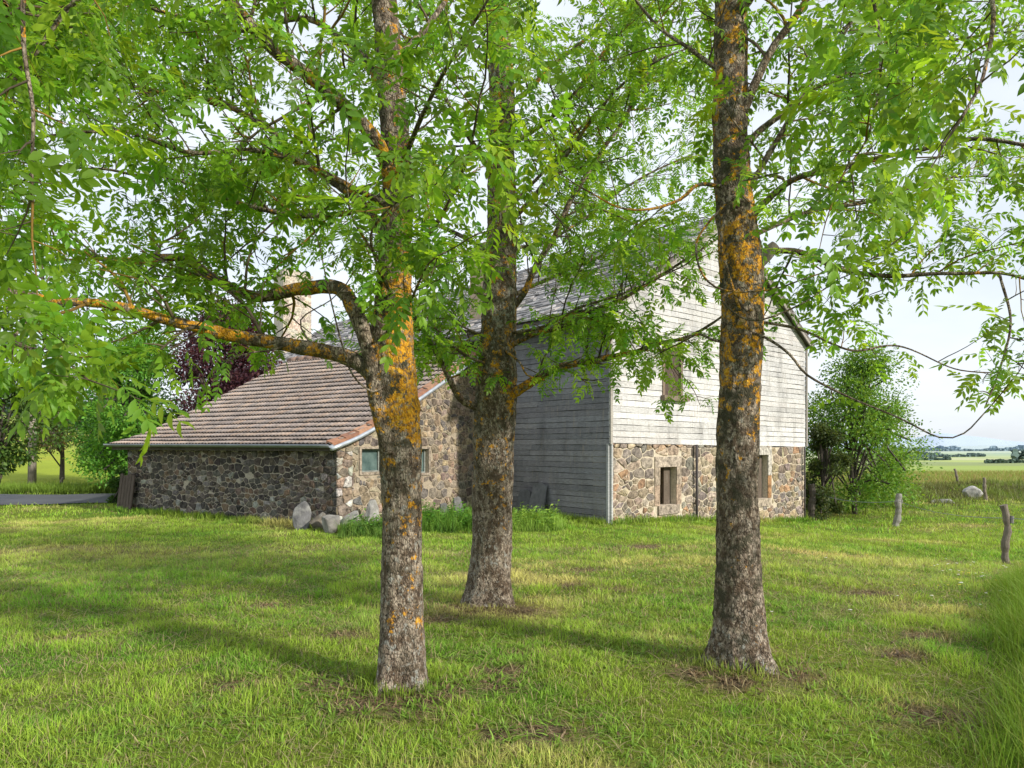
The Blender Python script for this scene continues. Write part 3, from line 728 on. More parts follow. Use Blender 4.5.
while x < LS+.3:
    p0 = Cc+ww*WS+le*x; p1 = Cc+ww*WS+le*(x+.43); mb.tube([(p0[0], p0[1], zr+.05), (p1[0], p1[1], zr+.04)], [.12, .10], 10, (.28, .19, .15)); x += .4
mb.build('ridge_tiles', M['tile'], shed, True)
mb = MB(); s = -RO+.02     # terracotta verge tiles on the near edge
k = 0
while s < WS-.2:
    s2 = s+.40; a = fw(s, .16, zroof(s)+.13); b_ = fw(s2, .16, zroof(s2)+.105); c_ = fw(s2, -.02, zroof(s2)+.15); d_ = fw(s, -.02, zroof(s)+.18); dn = np.array([0, 0, -.10])
    P = [np.array(a)+dn, np.array(b_)+dn, np.array(c_)+dn*.6, np.array(d_)+dn*.6, a, b_, c_, d_]; cl = np.array([(.40, .20, .12), (.34, .17, .11), (.44, .25, .16)][k % 3]); mb.hexa(P, cl*random.uniform(.8, 1.1)); s += .385; k += 1
mb.build('verge_tiles', M['tile'], shed)
mb = MB(); pp = [fw(s, .20, zroof(s)+.02) for s in np.linspace(-RO-.05, WS-.1, 24)]; mb.tube(pp, .045, 10); mb.build('verge_flashing', M['zinclight'], shed, True)
gp = fw(-RO-.09, .18, ZS+.035); 
mb = MB(); q0 = Cc-ww*(RO+.06)-le*.2; q1 = Cc-ww*(RO+.06)+le*(LS+.42); gutter(mb, (q0[0], q0[1], ZS+.03), (q1[0], q1[1], ZS+.05), .075, 20); mb.build('gutter', M['zinc'], shed, True)
mb = MB(); mb.fbox(fl, -.1, LS+.3, .16, .19, ZS-.09, ZS+.0, (.10, .085, .07)); mb.build('fascia', M['wood'], shed)

# ------------------------------------------------------------------ stones, slabs, pallet, posts
def boulder(name, p, size, colr, seed, label, rot=0, cat='boulder', group=None, tilt=0, flat=1.0):
    r2 = random.Random(seed); import bmesh
    bm = bmesh.new(); bmesh.ops.create_icosphere(bm, subdivisions=4, radius=1)
    co = np.array([v.co[:] for v in bm.verts])
    for _ in range(13):      # knock planar facets off
        n = np.array([r2.gauss(0, 1), r2.gauss(0, 1), r2.gauss(0, 1)]); n /= np.linalg.norm(n); dcut = r2.uniform(.48, .80)
        e = co@n-dcut; co = co-np.outer(np.maximum(e, 0)*.97, n)
    co *= (1+.10*(fbm(co[:, 0]*2+seed, co[:, 1]*2, co[:, 2]*2+5)-.5)[:, None]*2)
    co = co*np.array(size)
    for v, c in zip(bm.verts, co): v.co = c
    me = bpy.data.meshes.new(name); bm.to_mesh(me); bm.free()
    ca = me.color_attributes.new('col', 'FLOAT_COLOR', 'POINT'); c4 = np.ones((len(co), 4), np.float32)
    lic = S(fbm(co[:, 0]*9+seed, co[:, 1]*9, co[:, 2]*9), .5, .62)[:, None]
    c4[:, :3] = np.array(colr)*(1-lic*.5)+np.array([.5, .5, .46])*lic*.5; ca.data.foreach_set('color', c4.ravel())
    me.polygons.foreach_set('use_smooth', np.ones(len(me.polygons), bool)); me.materials.append(M['rock'])
    o = bpy.data.objects.new(name, me); C.objects.link(o); o.location = p; o.rotation_euler = (tilt, 0, rot); return tag(o, label, cat, group)
def onshed(px, dpt, h): x = (px-512)/F*dpt; return (x, dpt, gz(x, dpt)+h)
boulder('boulder', onshed(303, 14.55, .22), (.22, .12, .42), (.20, .20, .205), 3, 'tall dark grey slab-like stone leaning on the shed corner', .5, tilt=-.25)
boulder('boulder', onshed(318, 14.35, .14), (.22, .18, .28), (.22, .19, .15), 4, 'small brown stone wedged between the tall grey slab and the round boulder', .2)
boulder('boulder', onshed(332, 14.0, .18), (.26, .22, .27), (.34, .32, .29), 5, 'round light grey boulder in front of the shed corner', .9)
boulder('boulder', onshed(352, 14.3, .20), (.30, .2, .26), (.42, .41, .37), 6, 'pale lichen-covered boulder half hidden by weeds at the shed gable', .3)
boulder('boulder', onshed(372, 14.9, .26), (.28, .2, .34), (.44, .43, .40), 7, 'pale upright stone just behind the left tree trunk, against the gable wall', 1.3)
def slab(px, dpt, w, h, lean, rz, colr, label, notch=0):
    x = (px-512)/F*dpt; z = gz(x, dpt)-.08; r2 = random.Random(int(px)); mb = MB()
    n = 6; prof = [(-w/2, 0), (w/2, 0), (w/2*1.0, h*.5), (w/2*.75, h*.93), (w*.1, h), (-w/2*.8, h*.96), (-w/2, h*.5)]
    V = [(a+r2.uniform(-.02, .02), 0, b) for a, b in prof]+[(a+r2.uniform(-.02, .02), .05, b) for a, b in prof]; k = len(prof)
    V = np.array(V); c, s_ = math.cos(lean), math.sin(lean); V = np.stack([V[:, 0], V[:, 1]*c+V[:, 2]*s_, V[:, 2]*c-V[:, 1]*s_], 1)
    c, s_ = math.cos(rz), math.sin(rz); V = np.stack([V[:, 0]*c-V[:, 1]*s_, V[:, 0]*s_+V[:, 1]*c, V[:, 2]], 1)
    mb.add(V, [tuple(range(k)), tuple(reversed(range(k, 2*k)))]+[(i, i+k, (i+1) % k+k, (i+1) % k) for i in range(k)], colr)
    o = mb.build('slate_slab', M['slate']); o.location = (x, dpt, z); return tag(o, label, 'slab')
hs = math.atan2(-.753, -.658)  # boards face this way
slab(534, 17.15, .52, .95, .22, -.85, (.15, .155, .165), 'tall dark slate slab leaning on the grey boarded side wall')
slab(521, 17.55, .5, .74, .2, -.8, (.12, .125, .135), 'lower slate slab just left of the tall one against the boards')
slab(461, 17.2, .3, .62, .2, .9, (.17, .17, .17), 'narrow slate slab standing at the stone wall behind the nettles')
slab(448, 16.9, .32, .5, .25, 1.0, (.13, .13, .135), 'short dark slate slab left of the narrow one, behind the nettles')
# old slatted wooden panel on the far corner of the shed
pal = empty('wooden_panel', (fl(LS-.1, .2, 0)[0], fl(LS-.1, .2, 0)[1], gz(*fl(LS-.1, .2, 0)[:2])), 'weathered upright slatted wooden panel propped on the far end of the shed wall', 'wooden panel')
for i in range(5):
    mb = MB(); s = LS-.52+i*.14; zt = .78+random.uniform(-.03, .05)
    mb.hexa([fl(s, .22, -.3), fl(s+.12, .22, -.3), fl(s+.12, .25, -.3), fl(s, .25, -.3), fl(s, .08, zt), fl(s+.12, .08, zt), fl(s+.12, .11, zt), fl(s, .11, zt)], (.13, .10, .085)); mb.build('plank', M['post'], pal)
mb = MB(); mb.hexa([fl(LS-.55, .105, .35), fl(LS+.2, .105, .35), fl(LS+.2, .125, .35), fl(LS-.55, .125, .35), fl(LS-.55, .09, .45), fl(LS+.2, .09, .45), fl(LS+.2, .11, .45), fl(LS-.55, .11, .45)], (.1, .08, .07)); mb.build('rail', M['post'], pal)

def post(px, base, topy, dpt, r, tiltx, label, col_=(.24, .20, .16), insul=False, grp='rough wooden fence posts along the field edge'):
    x = (px-512)/F*dpt; z = gz(x, dpt); h = (base-topy)/F*dpt; pts = []; rs = []
    for i in range(14):
        f = i/13; pts.append((tiltx*f*h+.02*math.sin(f*9+px)+.008*math.sin(f*23), .015*math.sin(f*7), -.15+f*(h+.15))); rs.append(r*(1.08-.15*f+.1*math.sin(f*13+px)+.12*math.sin(f*31+px)))
    mb = MB(); mb.tube(pts, rs, 12, col_); o = empty('fence_post', (x, dpt, z), label, 'fence post', grp)
    mb.v = [np.concatenate(mb.v)+np.array([x, dpt, z])]; mb.c = [np.concatenate(mb.c)]
    mb.build('stake', M['post'], o, False)
    if insul:
        m2 = MB(); m2.tube([(x+.06+tiltx*.7*h, dpt-.05, z+h*.70), (x+.07+tiltx*.7*h, dpt-.05, z+h*.82)], .03, 8, (.22, .21, .2)); m2.build('insulator', M['render'], o)
    return np.array([x+tiltx*h*.75, dpt, z+h*.78])
pA = post(1007, 562, 503, 11.7, .055, -.03, 'nearest stout fence post at the right edge of the lawn', (.22, .185, .15), True)
pB = post(896, 524, 491, 20.0, .085, .10, 'leaning knobbly fence post with pale lichen between shrub and near post', (.30, .29, .26), True)
pC = post(986, 502, 479, 30., .065, -.10, 'grey fence post beside the white rock on the bank')
pD = post(961, 487, 468, 36., .06, -.35, 'slanting thin fence post behind the white rock')
pE = post(889, 481, 468, 57, .08, 0, 'distant fence post in the meadow above the bank')
pF = post(812, 520, 484, 22.0, .10, 0, 'thick dark post under the shrub beside the barn corner', (.10, .085, .07), False, None)
mb = MB()
def sagw(a, b, s=.12): return [a+(b-a)*t+np.array([0, 0, -s*4*t*(1-t)]) for t in np.linspace(0, 1, 12)]
mb.tube(sagw(np.array([11.5, 6.5, .85]), pA), .005, 4); mb.tube(sagw(pA, pB), .006, 4); mb.tube(sagw(pB, pF, .15), .007, 4)
mb.build('fence_wire', M['zinc']); tag(bpy.data.objects['fence_wire'], 'thin sagging wire strung between the near fence posts', 'wire')
boulder('rock', onshed(974, 31, .15), (.55, .4, .42), (.50, .49, .47), 15, 'large whitish rock on the grassy bank', .2, 'rock')
boulder('rock', onshed(944, 29, .0), (.55, .4, .2), (.30, .30, .27), 16, 'low flat mossy rock left of the whitish rock', .1, 'rock')
boulder('rock', onshed(868, 34, .05), (1.1, .7, .3), (.25, .24, .21), 17, 'grey rock showing through the bank near the shrub', .4, 'rock')
# utility pole across the road
ux = (32-512)/F*27.5; uz = gz(ux, 27.5); mb = MB(); mb.tube([(ux, 27.5, uz-.3), (ux+.02, 27.5, uz+3), (ux+.04, 27.5, uz+7.5)], [.15, .14, .11], 12, (.38, .33, .28))
mb.tube([(ux-.6, 27.5, uz+7.2), (ux+.7, 27.5, uz+7.2)], .04, 6, (.3, .26, .22)); mb.build('utility_pole', M['post'], None, True); tag(bpy.data.objects['utility_pole'], 'pale wooden utility pole standing beyond the road at far left', 'utility pole')
post(62, 493, 483, 29, .06, 0, 'small field stake across the road beside the shed', grp=None)

# ------------------------------------------------------------------ leaves
def compound(nl, L, ll, lw_, droop, sd, skip=0.0, curl=1.0):
    "pinnate leaf along +x: pairs of leaflets and an end one; returns verts, tris"
    r2 = random.Random(sd); V = []; T = []
    def rp(t): return np.array([L*t*(1-.12*droop*t), 0, -L*droop*t*t*.55])
    nseg = 5
    for i in range(nseg+1):
        p = rp(i/nseg); V += [p+[0, .0012, 0], p+[0, -.0012, 0]]
    for i in range(nseg): T += [(2*i, 2*i+1, 2*i+3), (2*i, 2*i+3, 2*i+2)]
    spots = [(.25+.72*i/(nl-1), sgn) for i in range(nl) for sgn in (-1, 1)]+[(1., 0)]
    for t, sg in spots:
        if r2.random() < skip: continue
        b = rp(t); l = r2.uniform(.8, 1.05)*ll*r2.uniform(.85, 1.12)*(1-.25*abs(t-.6)); 
        ang = sg*R(r2.uniform(48, 68)); dz = -r2.uniform(.15, .55)-droop*.35*t
        d = np.array([math.cos(ang), math.sin(ang), dz]); d /= np.linalg.norm(d)
        sd_ = np.cross(d, [0, 0, 1]); sd_ /= np.linalg.norm(sd_); sd_ = sd_*math.cos(.35*sg)+np.cross(d, sd_)*math.sin(.35*sg*r2.uniform(.3, 1.4)); nn = np.cross(sd_, d)
        w = lw_*r2.uniform(.85, 1.15); k = len(V)
        V += [b, b+d*l*.22+sd_*w*.36, b+d*l*.22-sd_*w*.36, b+d*l*.5+sd_*w*.5-nn*w*.05*0, b+d*l*.5+nn*(-w*.16), b+d*l*.5-sd_*w*.5, b+d*l*.8+sd_*w*.27-nn*l*.05*curl, b+d*l*.8-sd_*w*.27-nn*l*.05*curl, b+d*l-nn*l*.14*curl+sd_*l*r2.uniform(-.08, .08)]
        T += [(k, k+1, k+4), (k, k+4, k+2), (k+1, k+3, k+4), (k+2, k+4, k+5), (k+3, k+6, k+4), (k+4, k+6, k+7), (k+4, k+7, k+5), (k+6, k+8, k+7)]
    return np.array(V), np.array(T)
TPL = [compound(5, .20, .078, .027, .7, 1), compound(5, .22, .082, .026, 1.0, 2), compound(4, .17, .075, .028, .5, 3), compound(5, .24, .080, .025, 1.3, 4), compound(4, .15, .064, .024, .9, 5),
       compound(5, .21, .074, .030, 1.5, 6, .15, 2.6), compound(3, .12, .055, .020, .3, 7, .1, -1.5), compound(5, .19, .070, .020, 1.1, 8, .25, 3.2), compound(6, .25, .074, .022, .8, 9, .05, .4), compound(4, .18, .088, .034, 1.2, 10, .1, 1.8)]
def leaves_mesh(name, P, D, sc, mat, parent, base, var=.25, tpl=TPL, flat=.55, label=None):
    "P positions, D directions, one mesh"
    P = np.array(P); D = np.array(D); n = len(P); sc = np.array(sc)
    D = D/np.linalg.norm(D, axis=1)[:, None]
    U = np.tile([0, 0, 1.], (n, 1))+rng.normal(0, flat*.6, (n, 3)); Y = np.cross(U, D); Y /= np.linalg.norm(Y, axis=1)[:, None]+1e-9; Z = np.cross(D, Y)
    which = rng.integers(0, len(tpl), n); Vs = []; Ts = []; Cs = []; off = 0
    tone = rng.random(n); base = np.array(base)
    for w, (tv, tt) in enumerate(tpl):
        ix = np.where(which == w)[0]
        if len(ix) == 0: continue
        X_ = D[ix][:, None, :]*tv[None, :, 0:1]+Y[ix][:, None, :]*tv[None, :, 1:2]+Z[ix][:, None, :]*tv[None, :, 2:3]
        V = P[ix][:, None, :]+X_*sc[ix][:, None, None]; k = len(tv)
        T = tt[None]+(np.arange(len(ix))*k)[:, None, None]+off
        t = tone[ix]; c = base[None]*(1+var*(t[:, None]-.5)*2); c[:, 0] *= 1+.35*(rng.random(len(ix))-.4)
        young = (rng.random(len(ix)) < .28)[:, None]; c = np.where(young, c*np.array([1.38, 1.2, .9]), c)
        c = np.repeat(c[:, None, :], k, 1)*(1+.12*(rng.random((len(ix), k, 1))-.5))
        Vs.append(V.reshape(-1, 3)); Ts.append(T.reshape(-1, 3)); Cs.append(c.reshape(-1, 3)); off += len(ix)*k
    o = raw(name, np.concatenate(Vs), np.concatenate(Ts), mat, None, np.concatenate(Cs), False)
    if parent is not None: put(o, parent)
    return o

# ------------------------------------------------------------------ ash trees
THIN = {1: .92, 2: 1.0, 3: 1.12}
class Ash:
    def __init__(s, name, base, label, seed):
        s.root = empty(name, base, label, 'tree', 'lichen-spotted ash trees on the lawn'); s.rd = random.Random(seed); s.tw = MB(); s.P = []; s.D = []; s.S = []; s.seed = seed
    def bark(s, path, rad, seg, name, org, grey, dark, amp=.10, flare=None):
        "a tapered stem with lumps, ridges and burrs; org/grey/dark give lichen amounts by height"
        pts = np.asarray(path); V, Fc = tube_geo(pts, rad, seg); n = len(pts)
        ctr_ = np.repeat(pts, seg, 0); rad_ = np.repeat(np.broadcast_to(rad, (n,)), seg); dr = (V-ctr_)/rad_[:, None]
        th = np.tile(np.arange(seg)*2*math.pi/seg, n)
        q = V/np.maximum(rad_, .03)[:, None]
        d = (fbm(q[:, 0]*.9+s.seed, q[:, 1]*.9, q[:, 2]*.35, o=4)-.5)*amp*2.2
        d += (fbm(q[:, 0]*5, q[:, 1]*5, q[:, 2]*2.2+s.seed, o=3)-.5)*amp*.9
        if flare is not None:
            z = V[:, 2]-pts[0][2]; fl_ = np.exp(-z/.13)*.26+np.exp(-z/.35)*.16
            d += fl_*(1.0+.75*np.sin(th*3+s.seed)+.4*np.sin(th*5+1))
        if flare is not None:
            rg = 1-np.abs(2*fbm(V[:, 0]*30+s.seed*7, V[:, 1]*30, V[:, 2]*6.5, o=3)-1)*3.0
            d = d+.045*np.clip(rg, -1, 1)*.6+.03*(vn(V[:, 0]*60, V[:, 1]*60, V[:, 2]*26)-.5)
        V = V+dr*(d*rad_)[:, None]
        c = np.stack([org(V), grey(V), dark(V)], 1)
        Fc.append(tuple(len(V)-seg+i for i in range(seg)))
        o = raw(name, V, Fc, M['bark'], None, c, True); put(o, s.root); return o
    def twig(s, p, d, L, r, leafy=True, zmin=1.9, droop=.5, depth=0, ls=1.0):
        rd = s.rd; n = max(3, int(L/.07)); pts = [np.array(p)]; d = np.array(d)/np.linalg.norm(d)
        for i in range(n):
            d = d+np.array([rd.gauss(0, .10), rd.gauss(0, .10), rd.gauss(0, .09)-droop*.06+ (.05 if i > n*.7 else 0)]); d /= np.linalg.norm(d); pts.append(pts[-1]+d*L/n)
        pts = np.array(pts)
        if pts[-1][2] < zmin or np.min(pts[:, 1]) < 1.5: return
        c = np.array([.115, .09, .06])*rd.uniform(.6, 1.3) if rd.random() < .7 else np.array([.32, .19, .04])*rd.uniform(.5, 1)
        s.tw.tube(pts, np.linspace(r, r*.4, len(pts)), 5 if depth == 0 else 4, c, False)
        if depth == 0:
            k = int(L/.105)
            for j in range(1, k+1):
                t = j/(k+.5); i = min(len(pts)-2, int(t*(len(pts)-1)))
                tg = pts[i+1]-pts[i]; tg /= np.linalg.norm(tg); side = np.cross(tg, [0, 0, 1]); side /= np.linalg.norm(side)+1e-9
                sg = 1 if (j % 2) else -1
                dd = tg*.6+side*sg*rd.uniform(.4, 1.0)+np.array([0, 0, rd.uniform(-.2, .55)])
                if rd.random() < .85: s.twig(pts[i], dd, rd.uniform(.10, .34)*(1.2-.5*t), r*.5, leafy, zmin, droop, 1, ls)
            s.tuft(pts[-1], d, 4, ls, zmin)
        else:
            s.tuft(pts[-1], d, rd.choice((2, 3, 4)), ls, zmin)
            if L > .2: s.tuft(pts[len(pts)//2], d, 2, ls, zmin)
    def tuft(s, p, d, n, ls, zmin=1.9):
        rd = s.rd; a0 = rd.uniform(0, 6.28); d = d/np.linalg.norm(d)
        x = np.cross(d, [0, 0, 1]); x /= np.linalg.norm(x)+1e-9; y = np.cross(d, x)
        for i in range(n):
            a = a0+i*6.283/n+rd.uniform(-.4, .4); q = d*rd.uniform(.2, .9)+(x*math.cos(a)+y*math.sin(a))*.9+np.array([0, 0, rd.uniform(-.25, .2)])
            q /= np.linalg.norm(q); tip = p+q*.2*ls
            if tip[2] < zmin-.05 or p[1] < 1.5: continue
            s.P.append(p); s.D.append(q); s.S.append(ls*rd.uniform(.55, 1.2))
    def limb(s, pp, r0, r1, dens=.16, L2=(.4, 1.0), org=.25, start=.12, name='limb', zmin=1.95, ls=1.0, up=.25, leafprob=1.0, mind=None):
        P = np.array([at(*q) if len(q) == 3 and q[2] < 100 else q for q in pp]); path = smoothpath(P, .035 if r0 > .02 else .05)
        rad = r1+(r0-r1)*(1-np.linspace(0, 1, len(path)))**(1.9 if r0 > .07 else 1.15); sd = s.seed
        # small kinks
        tt = np.arange(len(path))*.05
        path = path+np.stack([vn(tt*2.2, tt*0+1+len(s.P)*.01), vn(tt*2.2, tt*0+9.5+len(s.P)*.01), vn(tt*2.2, tt*0+5.2+len(s.P)*.01)], 1)*.05*min(1, r0/.03)-.025*min(1, r0/.03)
        sg = 14 if r0 > .03 else 8
        s.bark(path, rad, sg, name, lambda V: org+.055+.20*(vn(V[:, 0]*5, V[:, 2]*5)-.5), lambda V: np.full(len(V), .15), lambda V: np.full(len(V), .7), .16)
        seglen = np.linalg.norm(np.diff(path, axis=0), axis=1); cum = np.concatenate([[0], np.cumsum(seglen)]); L = cum[-1]
        dens *= THIN[s.seed]; x = L*start+s.rd.uniform(0, dens)
        while x < L:
            i = min(len(path)-2, int(np.searchsorted(cum, x))); f = x/L
            tg = path[i+1]-path[i]; tg = tg/np.linalg.norm(tg)
            if s.rd.random() < leafprob:
                v = np.array([s.rd.gauss(0, 1), s.rd.gauss(0, 1), s.rd.gauss(0, .7)+up]); v = v-tg*np.dot(v, tg)*.8; v /= np.linalg.norm(v)
                d = tg*s.rd.uniform(.2, .8)+v
                s.twig(path[i], d, s.rd.uniform(*L2)*(1.1-.45*f), max(.0045, min(.012, rad[i]*.45)), True, zmin, .5, 0, ls)
            x += dens*s.rd.uniform(.6, 1.4)
        s.twig(path[-1], path[-1]-path[-3], s.rd.uniform(.3, .6), max(r1, .004), True, zmin, .4, 0, ls)
        return path
    def finish(s, base):
        o = s.tw.build('twigs', M['twig'], s.root, True)
        leaves_mesh('crown', s.P, s.D, s.S, M['leaf'], s.root, base, .38)
        print(s.root.name, 'compound leaves', len(s.P))

def trunk(t, pts, radpx, org, grey, dark, seg=104):
    P = [at(*p) for p in pts]; P[0][2] = gz(P[0][0], P[0][1])-.06
    rad = [w*.95/F*p[2]/2 for w, p in zip(radpx, pts)]
    path = smoothpath(P, .016); cu = np.linspace(0, 1, len(path))
    zs = np.array([p[2] for p in P]); rad = np.interp(path[:, 2], zs, rad)
    t.bark(path, rad, seg, 'trunk', org, grey, dark, .11, flare=True); return path

# --- left tree
p = at(402, 690, 4.57); T1 = Ash('ash_tree', (p[0], p[1], gz(p[0], p[1])), 'left ash tree with bright yellow-orange lichen on the upper trunk below its fork', 1)
def o1(V):
    z = V[:, 2]; right = S(V[:, 0]-(-.80), -.04, .10)
    n = .16*(vn(V[:, 0]*9, V[:, 1]*9, z*6)-.5)
    return .195+.135*S(z, 1.5, 1.8)*(1-S(z, 2.5, 3.0))*right+.03*right+.05*S(z, .6, 1.4)-.2*(1-S(z, .1, .5))+n
trunk(T1, [(402, 690, 4.57), (402, 640, 4.57), (402, 560, 4.57), (402, 500, 4.56), (400, 440, 4.55), (394, 390, 4.55), (392, 340, 4.56), (394, 290, 4.58), (396, 240, 4.6), (398, 180, 4.62), (393, 110, 4.65), (388, 40, 4.7), (380, -60, 4.8), (372, -260, 4.9), (366, -430, 5.0)],
      [43, 42, 40, 41, 44, 50, 44, 36, 33, 31, 29, 27, 24, 15, 6], o1, lambda V: .20+.04*(1-S(V[:, 2], .3, 1.2))-.03*S(V[:, 2], 1.5, 2), lambda V: .35+.65*S(V[:, 2], .9, 1.6))
T1.limb([(385, 395, 4.50), (370, 372, 4.49), (345, 354, 4.5), (300, 345, 4.42), (250, 336, 4.3), (200, 326, 4.2), (140, 314, 4.1), (80, 303, 4.0), (20, 292, 3.9), (-60, 300, 3.8)], .058, .014, .15, (.4, .95), .26, .22, zmin=1.98, ls=.95)
T1.limb([(392, 455, 4.48), (381, 405, 4.47), (370, 355, 4.49), (358, 312, 4.54), (340, 287, 4.6), (300, 288, 4.7), (255, 296, 4.8), (215, 280, 4.9), (175, 258, 5.0), (120, 262, 5.1), (60, 250, 5.2), (-10, 255, 5.3)], .066, .009, .15, (.4, 1.0), .24, .34, ls=.9)
T1.limb([(395, 215, 4.6), (380, 150, 4.5), (352, 114, 4.4), (310, 78, 4.3), (272, 48, 4.2), (235, 5, 4.1), (190, -60, 4.0), (120, -130, 3.9)], .052, .024, .16, (.5, 1.1), .27, .25)
T1.limb([(396, 245, 4.6), (350, 195, 4.9), (300, 158, 5.1), (268, 126, 5.3), (232, 108, 5.5), (165, 90, 5.7), (90, 84, 5.9), (0, 70, 6.0)], .040, .008, .15, (.4, 1.1), .2, .2)
T1.limb([(396, 210, 4.6), (330, 175, 4.3), (260, 150, 4.1), (190, 150, 3.9), (120, 130, 3.8), (50, 140, 3.7)], .022, .007, .14, (.35, .9), .2, .25)
T1.limb([(392, 120, 4.65), (368, 66, 4.8), (340, 38, 5.0), (300, 20, 5.2), (240, 30, 5.5), (160, 10, 5.8), (60, -10, 6.1)], .03, .008, .15, (.4, 1.1), .25, .15)
T1.limb([(395, 190, 4.6), (330, 215, 4.9), (250, 205, 5.2), (180, 180, 5.5), (100, 170, 5.8), (10, 160, 6.1)], .022, .007, .13, (.4, 1.1), .2, .12)
T1.limb([(397, 270, 4.58), (425, 240, 4.4), (450, 200, 4.2), (470, 150, 4.0), (480, 90, 3.8)], .018, .006, .15, (.3, .7), .2, .2)
T1.limb([(397, 170, 4.6), (420, 120, 4.3), (440, 80, 4.0), (470, 30, 3.7), (500, -20, 3.5)], .02, .006, .14, (.3, .7), .2, .2)
T1.limb([(397, 280, 4.58), (370, 250, 4.2), (350, 215, 3.9), (345, 180, 3.7)], .014, .005, .13, (.25, .6), .2, .25, ls=.95)
T1.limb([(392, 60, 4.7), (440, 10, 5.0), (480, -60, 5.2), (520, -150, 5.4)], .025, .008, .16, (.4, 1.1), .2, .1)
# a long bough that comes forward over the camera's left and droops
T1.limb([(388, 10, 4.75), (330, -70, 4.2), (240, -140, 3.6), (150, -170, 3.1), (80, -150, 2.7), (35, -60, 2.5), (22, 40, 2.45), (32, 120, 2.45), (36, 200, 2.45)], .03, .005, .11, (.16, .42), .15, .42, ls=.92, zmin=2.02)
T1.limb([(280, -100, 3.9), (180, -60, 3.3), (90, -10, 3.0), (30, 60, 2.9), (-30, 150, 2.8), (-70, 240, 2.8)], .018, .005, .11, (.2, .5), .15, .3, ls=.92, zmin=1.95)
T1.limb([(50, 298, 4.0), (20, 330, 3.5), (5, 350, 3.2), (-10, 370, 2.9)], .010, .004, .10, (.15, .35), .1, .3, ls=.9, zmin=1.78)
T1.limb([(394, 330, 4.5), (400, 318, 4.2), (412, 300, 3.9), (430, 262, 3.6), (448, 250, 3.5)], .012, .004, .14, (.15, .35), .15, .3, ls=1.0, zmin=2.1)
T1.limb([(394, 300, 4.5), (380, 270, 4.2), (372, 235, 3.9), (392, 205, 3.6), (420, 190, 3.4)], .012, .004, .14, (.15, .4), .15, .3, ls=1.0, zmin=2.1)
T1.limb([(20, 292, 3.9), (0, 320, 3.3), (20, 345, 2.8), (50, 352, 2.55), (75, 372, 2.45)], .008, .003, .09, (.1, .22), .1, .35, ls=.85, zmin=1.66, up=0)
T1.limb([(290, 344, 4.4), (270, 350, 4.2), (250, 352, 4.0), (225, 362, 3.9), (212, 385, 3.85)], .007, .003, .20, (.10, .22), .1, .45, ls=.75, zmin=1.86, up=-.1)
for k in range(4):   # upper crown above the frame
    a = k*.9+.3; h0 = 3.9+.45*k; b0 = np.array([-.78-.02*k, 4.7+.02*k, h0]); d = np.array([math.cos(a), math.sin(a), .65]); Lk = 2.3-.2*k
    T1.limb([b0, b0+d*Lk*.35, b0+d*Lk*.7+np.array([0, 0, .1]), b0+d*Lk], .028-.002*k, .006, .22, (.4, 1.0), .2, .2) if True else None
T1.limb([(385, 385, 4.42), (372, 392, 4.35), (352, 375, 4.25), (340, 340, 4.2), (328, 290, 4.2), (322, 260, 4.2)], .007, .004, 2., (.1, .2), .02, .8, zmin=2.2)
T1.limb([(310, 345, 4.4), (300, 320, 4.4), (330, 300, 4.5), (345, 285, 4.5)], .006, .003, .5, (.1, .3), .1, .4, zmin=2.1)
T1.finish((.145, .295, .031))

# --- middle tree
p = at(490, 603, 7.1); T2 = Ash('ash_tree', (p[0], p[1], gz(p[0], p[1])), 'middle ash tree, furthest from the camera, brown mottled trunk in front of the barn', 2)
trunk(T2, [(490, 604, 7.1), (491, 560, 7.1), (493, 500, 7.1), (494, 440, 7.1), (496, 395, 7.1), (498, 340, 7.1), (500, 280, 7.12), (502, 220, 7.14), (501, 160, 7.16), (502, 90, 7.2), (497, 10, 7.25), (492, -90, 7.3), (488, -230, 7.4), (480, -380, 7.5)],
      [42, 41, 40, 42, 43, 36, 34, 30, 28, 26, 23, 20, 12, 5], lambda V: .225+.045*S(V[:, 2], 1.2, 2.2)-.15*(1-S(V[:, 2], .3, .9))+.14*(vn(V[:, 0]*7, V[:, 1]*7, V[:, 2]*5)-.5), lambda V: .18+.08*vn(V[:, 2]*2, V[:, 0]*2), lambda V: .25+.45*S(V[:, 2], 1, 2.2))
Z2 = dict(zmin=2.06, ls=.84)
T2.limb([(500, 400, 7.05), (528, 382, 6.95), (556, 366, 6.85), (600, 357, 6.7), (640, 350, 6.6), (680, 340, 6.5), (716, 322, 6.4)], .052, .012, .13, (.3, .75), .24, .14, **Z2)
T2.limb([(492, 412, 7.1), (466, 404, 7.0), (452, 385, 6.9), (434, 345, 6.8), (410, 310, 6.8), (380, 290, 6.8)], .042, .010, .13, (.4, .9), .2, .3, **Z2)
T2.limb([(505, 350, 7.1), (535, 335, 6.9), (575, 320, 6.8), (620, 300, 6.6), (660, 275, 6.5), (700, 250, 6.4), (735, 225, 6.4)], .03, .008, .13, (.35, .85), .24, .15, **Z2)
T2.limb([(505, 320, 7.1), (540, 262, 7.0), (572, 200, 7.0), (598, 160, 7.0), (630, 110, 7.0), (660, 50, 7.0), (690, -20, 7.1)], .035, .010, .15, (.4, 1.1), .18, .15, **Z2)
T2.limb([(503, 300, 7.1), (545, 280, 7.4), (590, 262, 7.6), (640, 235, 7.9), (690, 220, 8.1)], .022, .007, .14, (.4, 1.0), .2, .15, **Z2)
T2.limb([(503, 230, 7.1), (540, 190, 6.8), (575, 140, 6.6), (620, 90, 6.4), (660, 60, 6.2), (700, 40, 6.1)], .028, .007, .15, (.4, 1.1), .2, .15, **Z2)
